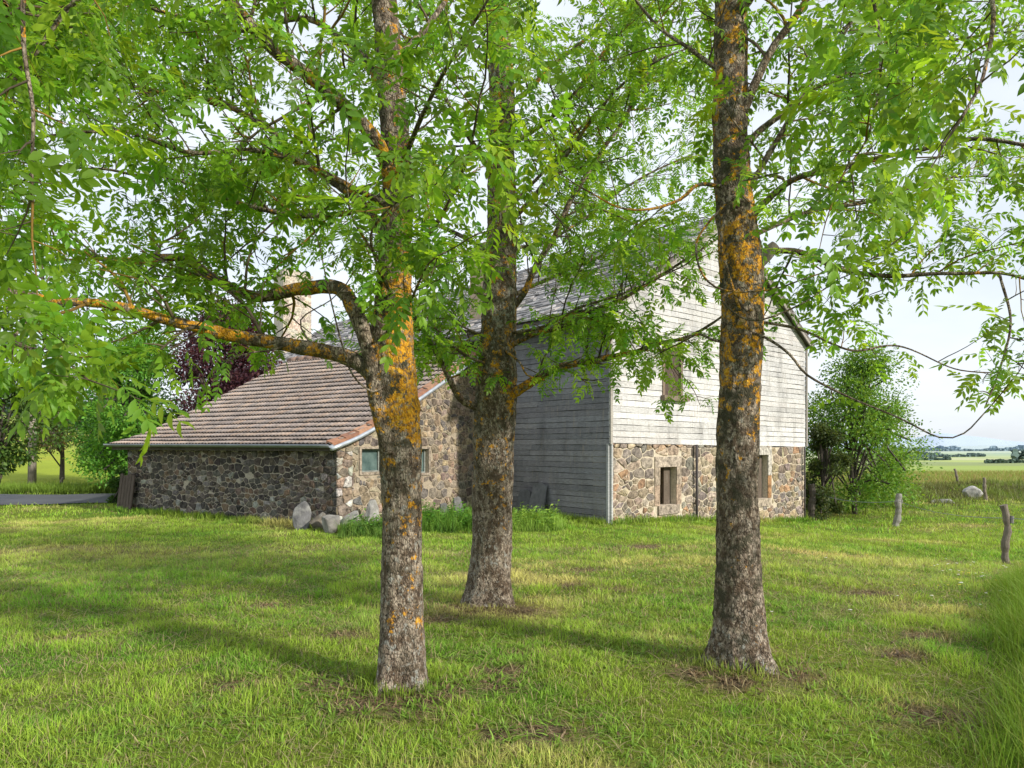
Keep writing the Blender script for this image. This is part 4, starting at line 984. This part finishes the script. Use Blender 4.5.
T2.limb([(502, 180, 7.1), (470, 140, 6.9), (440, 90, 6.8), (400, 30, 6.6), (370, -30, 6.5)], .028, .008, .15, (.4, 1.1), .2, .15, **Z2)
T2.limb([(502, 110, 7.2), (555, 62, 7.1), (600, 22, 7.0), (650, -30, 6.9)], .03, .01, .16, (.4, 1.1), .22, .12, **Z2)
T2.limb([(500, 300, 7.1), (468, 290, 6.7), (440, 270, 6.3), (420, 240, 6.0)], .02, .006, .14, (.35, .8), .2, .2, **Z2)
T2.limb([(500, 260, 7.1), (450, 230, 7.5), (380, 210, 7.9), (300, 195, 8.3), (220, 190, 8.6)], .026, .007, .15, (.4, 1.1), .2, .12, **Z2)
T2.limb([(500, 340, 7.1), (460, 330, 7.5), (420, 325, 7.8), (400, 330, 8.0)], .018, .006, .13, (.35, .8), .2, .15, **Z2)
T2.limb([(500, 80, 7.2), (440, 20, 7.5), (360, -20, 7.8), (260, -40, 8.1)], .028, .008, .16, (.4, 1.1), .2, .1, **Z2)
T2.limb([(502, 215, 7.1), (545, 170, 7.4), (600, 110, 7.6), (650, 90, 7.8), (700, 100, 8.0)], .022, .007, .13, (.4, 1.1), .2, .15, **Z2)
T2.limb([(503, 150, 7.1), (560, 110, 6.6), (620, 30, 6.2), (670, -10, 6.0), (720, -40, 5.9)], .022, .007, .13, (.4, 1.1), .2, .15, **Z2)
T2.limb([(500, 370, 7.1), (460, 350, 6.7), (430, 320, 6.4), (400, 270, 6.2)], .018, .006, .13, (.35, .8), .2, .15, **Z2)
T2.limb([(503, 250, 7.1), (560, 235, 7.6), (620, 190, 8.0), (680, 160, 8.3), (730, 150, 8.5)], .020, .007, .13, (.4, 1.1), .2, .15, **Z2)
T2.limb([(505, 335, 7.1), (545, 325, 6.7), (590, 305, 6.4), (640, 285, 6.2), (690, 262, 6.1)], .018, .006, .11, (.3, .75), .2, .15, **Z2)
T2.limb([(505, 345, 7.1), (470, 330, 6.9), (440, 318, 6.8), (410, 330, 6.7)], .015, .006, .11, (.3, .7), .2, .2, **Z2)
T2.limb([(620, 300, 6.6), (640, 320, 6.5), (660, 350, 6.4), (690, 385, 6.3), (700, 405, 6.3)], .008, .003, .14, (.15, .35), .2, .1, zmin=1.9, ls=.8)
T2.limb([(502, 350, 7.0), (520, 362, 6.7), (528, 375, 6.6), (545, 380, 6.5)], .016, .006, .2, (.15, .3), .3, .5, **Z2)
for k in range(4):
    a = k*1.7+.8; h0 = 5.6+.5*k; b0 = np.array([-.2, 7.25, h0]); d = np.array([math.cos(a), math.sin(a), .6]); Lk = 2.6-.25*k
    T2.limb([b0, b0+d*Lk*.35, b0+d*Lk*.7+np.array([0, 0, .1]), b0+d*Lk], .030-.003*k, .006, .24, (.4, 1.0), .2, .2)
T2.finish((.165, .335, .036))

# --- right tree
p = at(741, 668, 5.02); T3 = Ash('ash_tree', (p[0], p[1], gz(p[0], p[1])), 'right ash tree, dark trunk with a sawn stub and thin curly side branches', 3)
def o3(V):
    z = V[:, 2]; return .165+.115*S(z, 1.5, 2.1)*(1-.35*S(z, 3.0, 3.5))+.04*S(z, .9, 1.2)+.14*(vn(V[:, 0]*7, V[:, 1]*7, z*4)-.5)
trunk(T3, [(741, 668, 5.02), (740, 620, 5.02), (738, 560, 5.02), (738, 500, 5.02), (738, 440, 5.02), (740, 380, 5.02), (742, 320, 5.02), (741, 262, 5.02), (734, 200, 5.03), (730, 130, 5.04), (731, 60, 5.06), (731, -20, 5.1), (730, -140, 5.15), (726, -300, 5.2), (722, -480, 5.3)],
      [50, 48, 44, 42, 42, 42, 43, 44, 38, 35, 34, 31, 25, 15, 5], o3, lambda V: .12+.09*(1-S(V[:, 2], .2, .6))+.08*vn(V[:, 2]*3, V[:, 0]*3), lambda V: .95*np.ones(len(V)))
Z3 = dict(ls=.95)
T3.limb([(742, 262, 5.0), (764, 250, 4.95), (800, 250, 4.9), (840, 268, 4.8), (885, 273, 4.7), (940, 272, 4.6), (1000, 276, 4.5), (1060, 290, 4.4)], .026, .007, .17, (.3, .8), .14, .15, zmin=2.25, **Z3)
T3.limb([(742, 330, 4.95), (766, 338, 4.8), (790, 355, 4.7), (808, 376, 4.6), (850, 398, 4.5), (900, 418, 4.4), (940, 436, 4.3), (965, 432, 4.25), (985, 412, 4.2)], .011, .004, .34, (.15, .45), .16, .3, zmin=1.85, **Z3)
T3.limb([(745, 320, 5.0), (800, 330, 5.2), (850, 350, 5.4), (900, 345, 5.5), (960, 370, 5.6), (1020, 375, 5.7)], .012, .004, .26, (.25, .6), .1, .25, zmin=2.0, **Z3)
T3.limb([(740, 120, 5.0), (772, 54, 4.9), (800, 14, 4.8), (840, -50, 4.7), (880, -120, 4.7)], .034, .014, .16, (.4, 1.0), .16, .15, **Z3)
T3.limb([(740, 210, 5.0), (790, 120, 4.9), (826, 60, 4.8), (860, 10, 4.7), (900, -50, 4.6)], .024, .008, .16, (.4, .9), .1, .15, **Z3)
T3.limb([(742, 225, 5.0), (790, 180, 4.8), (850, 165, 4.6), (915, 152, 4.4), (975, 138, 4.2), (1040, 146, 4.0)], .026, .010, .14, (.35, .9), .16, .15, **Z3)
T3.limb([(742, 240, 5.0), (800, 215, 5.3), (870, 200, 5.6), (940, 180, 5.9), (1010, 175, 6.2)], .02, .007, .14, (.4, 1.0), .14, .15, **Z3)
T3.limb([(738, 150, 5.0), (800, 100, 5.3), (870, 60, 5.6), (950, 40, 5.9), (1030, 30, 6.2)], .026, .008, .15, (.4, 1.1), .14, .12, **Z3)
T3.limb([(734, 186, 5.0), (700, 184, 4.9), (680, 200, 4.85), (650, 210, 4.8), (618, 208, 4.75), (585, 190, 4.7)], .016, .005, .22, (.3, .6), .32, .25, zmin=2.6, **Z3)
T3.limb([(736, 80, 5.0), (690, 50, 5.1), (650, 20, 5.3), (610, -40, 5.5)], .02, .006, .16, (.4, .9), .18, .15, **Z3)
T3.limb([(735, 195, 4.88), (712, 220, 4.75), (697, 245, 4.7), (703, 275, 4.68), (725, 290, 4.72), (770, 290, 4.7), (810, 278, 4.7)], .009, .005, 3., (.1, .2), .28, .9, zmin=2.4, **Z3)
T3.limb([(730, 200, 4.88), (722, 240, 4.80), (728, 270, 4.78), (740, 310, 4.83)], .012, .010, 3., (.1, .2), .26, .9, zmin=2.4, **Z3)
T3.limb([(735, 290, 4.88), (722, 300, 4.8), (742, 318, 4.80), (765, 320, 4.8), (800, 305, 4.8), (830, 285, 4.8)], .008, .005, .6, (.2, .4), .2, .5, zmin=2.2, **Z3)
T3.limb([(742, 345, 4.95), (712, 340, 5.0), (700, 335, 5.1), (680, 345, 5.3)], .014, .006, .3, (.2, .45), .24, .3, zmin=2.1, **Z3)
# a bough forward over the camera's right
T3.limb([(736, 20, 5.05), (800, -60, 4.5), (880, -90, 3.9), (950, -60, 3.4), (990, 0, 3.05), (985, 70, 2.9), (960, 120, 2.8)], .028, .006, .12, (.2, .5), .15, .4, zmin=2.35, ls=.95)
T3.limb([(850, -80, 4.1), (870, -10, 3.6), (880, 60, 3.3), (870, 130, 3.1), (845, 170, 3.0)], .014, .004, .12, (.2, .45), .15, .3, zmin=2.35, ls=.95)
T3.limb([(1000, 276, 4.5), (1010, 320, 4.2), (1000, 370, 3.95), (985, 405, 3.8)], .009, .004, .15, (.12, .35), .1, .1, zmin=1.75, ls=.95)
for k in range(4):
    a = k*.95+.1; h0 = 4.3+.45*k; b0 = np.array([1.6, 5.1, h0]); d = np.array([math.cos(a), math.sin(a), .6]); Lk = 2.4-.22*k
    T3.limb([b0, b0+d*Lk*.35, b0+d*Lk*.7+np.array([0, 0, .1]), b0+d*Lk], .028-.002*k, .006, .23, (.4, 1.0), .2, .2)
mb = MB(); c_ = at(741, 322, 4.86); dd = np.array([0, -1, .15]); mb.tube([c_+dd*-.03, c_+dd*.045], .017, 14, (.62, .42, .22)); mb.build('sawn_stub', M['post'], T3.root)
mb = MB(); c_ = at(757, 262, 4.98); mb.tube([c_, c_+np.array([.06, -.02, .05]), c_+np.array([.12, -.03, .11])], [.06, .05, .038], 12, (.2, .18, .15)); mb.build('broken_stub', M['post'], T3.root)
T3.finish((.15, .30, .034))

# ------------------------------------------------------------------ background trees and shrubs
def simple_leaf(l, w):
    V = np.array([[0, 0, 0], [l*.5, w*.5, .0], [l*.5, -w*.5, .0], [l*.5, 0, -w*.15], [l, 0, -l*.12]]); T = np.array([(0, 1, 3), (0, 3, 2), (1, 4, 3), (3, 4, 2)]); return V, T
def bgtree(name, x, y, h, rx, z0, colr, n, label, seed, leaf=.13, trunk_r=.12, cat='tree', group=None, clumps=26, bare_=.0, ry=None, stems=1):
    rd2 = np.random.default_rng(seed); z = gz(x, y); root = empty(name, (x, y, z), label, cat, group); ry = ry or rx
    mb = MB(); tips = []
    for k in range(clumps):
        a = rd2.uniform(0, 6.283); rr_ = math.sqrt(rd2.uniform(.05, 1)); hz = rd2.uniform(0, 1)
        prof = math.sin(math.pi*min(1, (.18+.80*hz)))**.6
        tips.append(np.array([x+math.cos(a)*rx*rr_*prof*.85, y+math.sin(a)*ry*rr_*prof*.85, z+z0+(h-z0)*hz]))
    P0 = np.array([x, y, z-.1]); top = np.array([x+rd2.normal(0, .15), y, z+h*.75])
    mid = np.array([x+rd2.normal(0, .1), y+rd2.normal(0, .1), z+h*.35])
    tp = smoothpath([P0, mid, top], .3); mb.tube(tp, np.linspace(trunk_r, trunk_r*.3, len(tp)), 8, (.12, .10, .08)); mb.build('trunk', M['post'], root, True)
    mb = MB(); PP = []; DD = []
    for t in tips:
        i = int(rd2.uniform(.15, .9)*(len(tp)-1)); s0 = tp[i]
        m_ = (s0+t)/2+np.array([0, 0, .1*rx]); mb.tube(smoothpath([s0, m_, t], .4), .02+trunk_r*.12, 5, (.10, .085, .07), False)
        cr = rd2.uniform(.22, .42)*min(rx, (h-z0)*.6)
        k = int(n/clumps*rd2.uniform(.6, 1.4)); g = rd2.normal(0, 1, (k, 3)); g /= np.linalg.norm(g, axis=1)[:, None]; rad = cr*rd2.uniform(.35, 1.15, (k, 1))
        q = t+g*rad*np.array([1, 1, .75]); PP.append(q); DD.append(g+rd2.normal(0, .5, (k, 3))+np.array([0, 0, -.2]))
    mb.build('branches', M['post'], root, True)
    PP = np.concatenate(PP); DD = np.concatenate(DD); PP[:, 2] = np.maximum(PP[:, 2], z+z0*.5)
    tpl = [simple_leaf(leaf, leaf*.6), simple_leaf(leaf*.8, leaf*.55), simple_leaf(leaf*1.15, leaf*.55)]
    leaves_mesh('crown', PP, DD, rd2.uniform(.7, 1.2, len(PP)), M['farleaf'], root, colr, .35, tpl, 1.2)
    return root
def bx(px, d): return (px-512)/F*d
bgtree('maple_tree', bx(138, 26), 26, 5.9, 2.1, .4, (.11, .29, .035), 26000, 'bright green leafy tree just behind the far end of the shed', 41, .125, .16, clumps=60)
bgtree('maple_tree', bx(112, 31), 31, 5.2, 2.0, .8, (.09, .25, .04), 16000, 'smaller mid green tree left of and behind the bright green one', 42, .13, .16, clumps=40)
bgtree('copper_beech', bx(228, 25.5), 25.5, 6.6, 2.2, .6, (.075, .032, .048), 30000, 'dark purple-leaved tree rising behind the shed roof', 43, .135, .18, clumps=70)
bgtree('green_tree', bx(335, 40), 40, 8.0, 3.0, 2, (.07, .16, .035), 9000, 'green tree glimpsed behind the barn chimney', 44, .2, .2, clumps=30)
bgtree('hawthorn', bx(62, 34), 34, 4.9, 2.4, 1.6, (.21, .19, .13), 9000, 'greyish pink blossoming hawthorn across the road', 45, .15, .12, clumps=30)
bgtree('roadside_tree', bx(-5, 20), 20, 4.0, 1.9, 1.1, (.075, .15, .03), 11000, 'dark green low tree at the left edge of the lawn', 46, .13, .12, clumps=34)
bgtree('elder_bush', bx(855, 24), 24.0, 5.4, 2.1, .3, (.125, .26, .034), 22000, 'bright green elder bush spreading beside the right corner of the barn', 47, .11, .10, 'bush', clumps=60)
bgtree('elder_bush', bx(884, 27), 27.0, 3.7, 1.6, .3, (.15, .29, .038), 7000, 'lighter low shrub at the outer side of the elder bush', 48, .11, .07, 'bush', clumps=34)
bgtree('juniper', bx(826, 22.3), 22.3, 3.0, .8, .2, (.06, .095, .028), 9000, 'dark brownish green scrub between the barn corner and the elder bush', 49, .09, .06, 'bush', clumps=26)
bgtree('roadside_bush', bx(118, 21.5), 21.5, 1.1, .35, .05, (.05, .12, .02), 2500, 'small dark bush peeping out behind the slatted panel', 50, .09, .03, 'bush', clumps=12)
# distant hedgerows and woods: one mass
rdh = np.random.default_rng(77); V = []; T_ = []; Cc_ = []; off = 0
segs = [(880, 950, 345, 1.6), (900, 985, 560, 1.4), (968, 982, 700, 4), (1013, 1070, 420, 4.5), (840, 940, 800, 1.8), (985, 1030, 230, .8), (840, 1024, 1500, 4), (870, 960, 2300, 8), (990, 1060, 2000, 8), (-60, 130, 150, .7), (60, 130, 420, 8), (-80, 40, 330, 6), (40, 110, 200, 2.2)]
for (pa, pb, d, hh) in segs:
    n = int(abs(pb-pa)*14); px = rdh.uniform(pa, pb, n); dd = d+rdh.normal(0, d*.012, n)+(px-pa)*d*.0016; X = (px-512)/F*dd; hz = .3+1.3*vn(px*.15+d, px*0+d)
    Z = G(X, dd)+rdh.uniform(0, 1, n)*hh*hz; sz = (hh*.28+d*.0012)*rdh.uniform(.6, 1.3, n); nrm = rdh.normal(0, 1, (n, 3)); nrm[:, 1] -= .8; nrm /= np.linalg.norm(nrm, axis=1)[:, None]
    a = np.cross(nrm, [0, 0, 1]); a /= np.linalg.norm(a, axis=1)[:, None]; b_ = np.cross(nrm, a); ctr_ = np.stack([X, dd, Z], 1)
    for (ca, cb) in ((0, 1), (-.9, .3), (-.6, -.8), (.6, -.8), (.9, .3)): V.append(ctr_+a*(sz*ca)[:, None]+b_*(sz*cb)[:, None])
    T_.append(np.stack([off+np.arange(n)+k*n for k in range(5)], 1)); off += 5*n
    hz_ = 1-math.exp(-d/2000); c = (np.array([.05, .09, .035])*(1-hz_)+np.array([.34, .46, .60])*hz_)[None]*rdh.uniform(.8, 1.2, (n, 1)); Cc_.append(np.tile(c, (5, 1)))  # hedge colour blended to haze blue with distance
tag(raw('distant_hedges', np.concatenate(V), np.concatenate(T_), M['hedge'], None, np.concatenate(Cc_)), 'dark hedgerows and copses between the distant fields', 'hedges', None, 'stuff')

# ------------------------------------------------------------------ grass
def blades(name, x, y, h, w, colr, lean=.35, mat='grass', bend=.5, label=None, cat='grass', kind='stuff', parent=None):
    n = len(x); z = G(x, y)-.005; a = rng.uniform(0, 2*np.pi, n); la = rng.uniform(0, 2*np.pi, n); ln = np.abs(rng.normal(0, lean, n))
    sx, sy = np.cos(a)*w/2, np.sin(a)*w/2; dx, dy = np.cos(la)*ln, np.sin(la)*ln
    def ring(t, wf): 
        ox = dx*h*(t+bend*t*t); oy = dy*h*(t+bend*t*t); oz = h*t*(1-.25*ln*t)
        return np.stack([x+ox+sx*wf, y+oy+sy*wf, z+oz], 1), np.stack([x+ox-sx*wf, y+oy-sy*wf, z+oz], 1)
    a0, b0 = ring(0, 1); a1, b1 = ring(.5, .8); tp_, _ = ring(1, 0)
    V = np.concatenate([a0, b0, a1, b1, tp_]); i = np.arange(n)
    T = np.concatenate([np.stack([i, i+n, i+3*n], 1), np.stack([i, i+3*n, i+2*n], 1), np.stack([i+2*n, i+3*n, i+4*n], 1)])
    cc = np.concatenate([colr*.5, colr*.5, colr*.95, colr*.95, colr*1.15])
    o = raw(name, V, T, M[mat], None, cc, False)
    if parent is not None: put(o, parent)
    else: tag(o, label, cat, None, kind)
    return o
def inbuild(x, y):
    q = np.stack([x, y], 1); s1_ = (q-A)@u; l1_ = (q-A)@vv; s2_ = (q-Cc)@ww; l2_ = (q-Cc)@le
    return ((s1_ > 0) & (s1_ < W) & (l1_ > 0) & (l1_ < LB)) | ((s2_ > 0) & (s2_ < WS) & (l2_ > 0) & (l2_ < LS))
def scatter(y0, y1, dens, k=.86):
    area = k*(y1*y1-y0*y0)+0; n = int(area*dens); y = np.sqrt(rng.uniform(y0*y0, y1*y1, n)); x = rng.uniform(-k, k, n)*y+rng.uniform(-.4, .4, n); return x, y
XS = []; YS = []; HS = []; WS_ = []
for (y0, y1, dn, h, w) in ((2.4, 4.2, 4200, .050, .0042), (4.2, 7, 3600, .052, .0050), (7, 11, 1700, .055, .0075), (11, 17, 800, .06, .011), (17, 30, 150, .07, .02), (30, 45, 30, .1, .04)):
    x, y = scatter(y0, y1, dn); m_ = ~inbuild(x, y)
    for tx, ty, tr in ((-.72, 4.57, .17), (-.22, 7.1, .24), (1.64, 5.02, .2)): m_ &= ((x-tx)**2+(y-ty)**2) > tr*tr
    rc = 22.9+.13*(x+16); m_ &= ~((np.abs(y-rc) < 2.1) & (x < 0)); m_ &= ~((y > 27) & (x < 0))
    b = bare(x, y); m_ &= rng.random(len(x)) > b*.72
    tuftn = fbm(x*3.1, y*3.1, o=3); m_ &= rng.random(len(x)) < (.65+.8*tuftn)
    x, y = x[m_], y[m_]; tuftn = tuftn[m_]; XS.append(x); YS.append(y)
    big = fbm(x*.8+9, y*.8, o=3); hh = h*1.0*rng.uniform(.45, 1.4, len(x))*(.55+1.1*S(tuftn, .35, .75))*(.7+.6*big); HS.append(hh); WS_.append(np.full(len(x), w)*rng.uniform(.7, 1.3, len(x)))
X = np.concatenate(XS); Y = np.concatenate(YS); Hh = np.concatenate(HS); Ww = np.concatenate(WS_)
tf = fbm(X*3.1, Y*3.1, o=3)[:, None]; cl = lawncol(X, Y)*(1+.55*(rng.random((len(X), 1))-.5))*(.72+.6*tf); dry = (rng.random(len(X)) < .14)[:, None]; cl = cl*1.12; br_ = bare(X, Y)[:, None]; cl = cl*(1-br_)+np.array([.36, .28, .15])*br_; Hh = Hh*(1-.45*br_[:, 0]); cl = np.where(dry, np.array([.42, .36, .17])*rng.uniform(.6, 1.1, (len(X), 1)), cl)
blades('lawn_grass', X, Y, Hh, Ww, cl, .55, label='patchy mown grass with straw-coloured spots across the lawn')
print('lawn blades', len(X))
x, y = scatter(2.6, 12, 420); m_ = ~inbuild(x, y); x, y = x[m_], y[m_]; n = len(x)
blades('lawn_thatch', x, y, rng.uniform(.03, .10, n), rng.uniform(.003, .006, n)*(1+.08*y), np.array([.50, .42, .22])*rng.uniform(.35, 1.1, (n, 1)), 2.6, bend=.2, label='dry straw and dead stalks lying in the lawn')
x, y = scatter(2.6, 14, 130); cl_ = S(fbm(x*.9+31, y*.9+7, o=3), .46, .6); m_ = (~inbuild(x, y)) & (rng.random(len(x)) < cl_); x, y = x[m_], y[m_]
k_ = 6; xx = np.repeat(x, k_)+rng.normal(0, .012, len(x)*k_); yy = np.repeat(y, k_)+rng.normal(0, .012, len(x)*k_); n = len(xx)
blades('lawn_weeds', xx, yy, rng.uniform(.03, .075, n), rng.uniform(.007, .015, n), np.array([.21, .36, .045])*rng.uniform(.7, 1.3, (n, 1)), 1.5, bend=.3, label='low broad-leaved weeds growing through the lawn')
BX = []; BY = []
for bx_, by_, br_2 in BW+[(-.72, 4.57, .35), (-.22, 7.1, .4), (1.64, 5.02, .38)]:
    k_ = int(260*br_2/.25); BX.append(bx_+rng.normal(0, br_2*.9, k_)); BY.append(by_+rng.normal(0, br_2*.7, k_))
x = np.concatenate(BX); y = np.concatenate(BY); n = len(x)
blades('leaf_litter', x, y, rng.uniform(.015, .05, n), rng.uniform(.006, .022, n), np.array([.24, .17, .10])*rng.uniform(.35, 1.6, (n, 1)), 2.4, bend=.2, label='brown leaf litter and crumbs of soil around the trunks and bare spots', cat='leaf litter')
WX = []; WY = []
for (p0, d0, n0_, nn_, L_) in ((A, u, nU, 2600, W), (A, vv, nV, 1600, 3.4), (Cc, le, nL, 3600, LS+.3), (Cc, ww, nW, 1800, 5.0)):
    s_ = rng.uniform(0, L_, nn_); o_ = np.abs(rng.normal(0, .16, nn_))+.03; q = p0[None]+d0[None]*s_[:, None]+n0_[None]*o_[:, None]; WX.append(q[:, 0]); WY.append(q[:, 1])
for tx, ty, tr in ((-.72, 4.57, .19), (-.22, 7.1, .27), (1.64, 5.02, .23)):
    a = rng.uniform(0, 6.283, 420); rr2 = tr+np.abs(rng.normal(0, .06, 420)); WX.append(tx+np.cos(a)*rr2); WY.append(ty+np.sin(a)*rr2)
x = np.concatenate(WX); y = np.concatenate(WY); n = len(x)
hh = rng.uniform(.06, .24, n)*(.4+1.0*fbm(x*2, y*2, o=3))*np.where(y < 8, .5, 1.); blades('edge_grass', x, y, hh, .004+.0007*y, lawncol(x, y)*rng.uniform(.6, 1.05, (n, 1)), .35, label='longer unmown grass at the foot of the walls and tree trunks')
# tall uncut grass at the right edge
n = 26000; y = rng.uniform(3.2, 8.6, n); edge = .665*y+.45*(fbm(y*1.3, y*0, o=3)-.5); x = edge+np.abs(rng.normal(0, 1, n))*1.0+rng.uniform(0, .6, n)
t = np.clip((x-edge)/.5, .1, 1); h = rng.uniform(.18, .50, n)*(.4+.6*t)*(1-.25*S(y, 5, 8.6)); c = np.array([.17, .29, .028])*(1+.4*(rng.random((n, 1))-.5)); yl = (rng.random(n) < .15)[:, None]; c = np.where(yl, np.array([.25, .30, .06]), c)
blades('tall_grass', x, y, h, np.full(n, .0055), c, .32, bend=.8, label='tall uncut green grass along the right edge of the lawn')
# meadow grass past the bank and across the road
n = 26000; y = rng.uniform(36, 75, n); x = rng.uniform(.42, .80, n)*y; c = np.array([.23, .29, .06])*(1+.3*(rng.random((n, 1))-.5)); red = (rng.random(n) < .25)[:, None]; c = np.where(red, np.array([.34, .24, .11]), c)
x1 = rng.uniform(9, 30, 16000); y1 = 33+.25*(x1-18)+rng.normal(0, 2.6, 16000); c1 = np.array([.17, .22, .05])*(1+.5*(rng.random((16000, 1))-.5)); br = S(fbm(x1*.6, y1*.6, o=3), .48, .6)[:, None]; c1 = c1*(1-br*.6)+np.array([.12, .10, .05])*br*.6
x2 = rng.uniform(-34, -4, 22000); y2 = 25.3+.13*(x2+16)+np.abs(rng.normal(0, 1.2, 22000)); c2 = np.array([.16, .26, .03])*(1+.4*(rng.random((22000, 1))-.5))
XX = np.concatenate([x, x1, x2]); YY = np.concatenate([y, y1, y2]); mm = ~inbuild(XX, YY)
HH = np.concatenate([rng.uniform(.3, .6, n), rng.uniform(.12, .4, 16000), rng.uniform(.2, .5, 22000)]); WW = np.concatenate([np.full(n, .05), np.full(16000, .03), np.full(22000, .025)]); CC = np.concatenate([c, c1, c2])
blades('meadow_grass', XX[mm], YY[mm], HH[mm], WW[mm], CC[mm], .3, label='long meadow grass on the bank, in the far paddock and along the road verge')
# weeds at the walls
def weeds(name, px0, px1, d0, d1, n, hm, colr, label, leaf=.05):
    px = rng.uniform(px0, px1, n); d = rng.uniform(d0, d1, n); x = (px-512)/F*d; y = d; z = G(x, y); cx, cy = x.mean(), y.mean()
    root = empty(name, (cx, cy, gz(cx, cy)), label, 'plants'); mb = MB(); P = []; D = []
    hh = hm*(.35+.9*vn(px*.16, d*3))*rng.uniform(.45, 1.35, n)
    for i in range(n):
        tp_ = np.array([x[i]+rng.normal(0, .05), y[i]+rng.normal(0, .05), z[i]+hh[i]]); b0 = np.array([x[i], y[i], z[i]-.02])
        mb.tube([b0, (b0+tp_)/2, tp_], [.004, .003, .002], 3, np.array(colr)*.7, False)
        for k in range(9):
            f = (k+1)/9; a = k*2.4+rng.uniform(0, 1); P.append(b0+(tp_-b0)*f); D.append([math.cos(a), math.sin(a), rng.uniform(-.1, .6)])
    ng = n*5; gp_ = rng.uniform(px0-8, px1+8, ng); gd = rng.uniform(d0-.3, d1+.1, ng); gx_ = (gp_-512)/F*gd
    blades('grass_blades', gx_, gd, rng.uniform(.12, .5, ng)*(hm/.4)*(.3+1.0*vn(gp_*.14, gd*2)), np.full(ng, .011), (np.array(colr)*1.2+rng.random((ng, 1))*np.array([.12, .10, .03]))*rng.uniform(.6, 1.15, (ng, 1)), .3, bend=.7, parent=root)
    mb.build('stems', M['twig'], root); tpl = [simple_leaf(leaf*2, leaf*.9), simple_leaf(leaf*1.5, leaf*.7), simple_leaf(leaf*2.4, leaf*.6)]
    leaves_mesh('leaves', P, D, rng.uniform(.6, 1.2, len(P)), M['grass'], root, colr, .3, tpl, .8)
weeds('nettle_patch', 421, 475, 14.3, 15.6, 420, .42, (.085, .23, .022), 'dense dark green nettles between the left and middle trunks')
weeds('nettle_patch', 346, 388, 13.3, 14.1, 220, .30, (.09, .21, .03), 'leafy weeds around the boulders left of the left trunk')
weeds('weed_patch', 513, 556, 14.6, 16.0, 330, .34, (.20, .36, .05), 'light green flowering weeds at the foot of the slate slabs')
# little white flowers in the grass on the right
n = 46; mb = MB(); 
fd = rng.uniform(6.5, 11, n); fxp = np.where(rng.random(n) < .75, rng.uniform(930, 1015, n), rng.uniform(600, 1000, n))
mbs = MB()
for i in range(n):
    x = (fxp[i]-512)/F*fd[i]; z = gz(x, fd[i]); h = rng.uniform(.06, .14); mbs.tube([(x, fd[i], z), (x+.01, fd[i], z+h)], .0015, 3, (.12, .2, .04), False)
    r = rng.uniform(.012, .022); V = [(x+.01, fd[i], z+h+.004)]+[(x+.01+math.cos(a)*r, fd[i]+math.sin(a)*r, z+h+.002*(k % 2)) for k, a in enumerate(np.linspace(0, 6.283, 9)[:-1])]
    mbs.add(V, [(0, k+1, (k+1) % 8+1) for k in range(8)], (.75, .75, .70) if rng.random() < .7 else (.70, .55, .05))
o = mbs.build('wild_flowers', M['grass']); tag(o, 'tiny white and yellow flowers scattered in the grass at the right', 'flowers', None, 'stuff')

# ------------------------------------------------------------------ light, sky, camera
SEL, SAZ = R(27), R(125)      # azimuth clockwise from +Y (view direction)
sd = Vector((math.sin(SAZ)*math.cos(SEL), math.cos(SAZ)*math.cos(SEL), math.sin(SEL)))
L = bpy.data.lights.new('sun', 'SUN'); L.energy = 5.0; L.angle = R(2.0); L.color = (1, .93, .82)
lo = bpy.data.objects.new('sun', L); C.objects.link(lo); lo.rotation_euler = sd.to_track_quat('Z', 'Y').to_euler(); lo.location = (20, 0, 20)
w = bpy.data.worlds.new('World'); scn.world = w; w.use_nodes = True; nt = w.node_tree; nt.nodes.clear()
bg = nt.nodes.new('ShaderNodeBackground'); wo = nt.nodes.new('ShaderNodeOutputWorld'); nt.links.new(bg.outputs[0], wo.inputs[0])
sky = nt.nodes.new('ShaderNodeTexSky'); sky.sky_type = 'NISHITA'; sky.sun_disc = False; sky.sun_elevation = SEL; sky.sun_rotation = SAZ; sky.dust_density = 2.0; sky.air_density = 1.0
tc = nt.nodes.new('ShaderNodeTexCoord'); mp = nt.nodes.new('ShaderNodeMapping'); mp.inputs['Scale'].default_value = (1, 1, 3); nt.links.new(tc.outputs['Generated'], mp.inputs[0])
cf = ramp(nt, noise(nt, mp.outputs[0], 2.2, 6, .55), [(.35, .70), (.65, 1.)])
cc = mixc(nt, cf, sky.outputs[0], (6.2, 6.6, 7.1))
nt.links.new(cc, bg.inputs[0]); bg.inputs[1].default_value = .168
cam = bpy.data.cameras.new('camera'); cam.sensor_width = 36; cam.lens = 36*F/1024; cam.shift_y = (HY-384)/1024; cam.clip_start = .05; cam.clip_end = 40000
co = bpy.data.objects.new('camera', cam); C.objects.link(co); co.location = (0, 0, CAMZ); co.rotation_euler = (R(90), 0, 0); scn.camera = co
scn.render.resolution_x = 1024; scn.render.resolution_y = 768
scn.view_settings.view_transform = 'Standard'; scn.view_settings.look = 'None'; scn.view_settings.exposure = 0
scn.cycles.max_bounces = 8; scn.cycles.transparent_max_bounces = 4
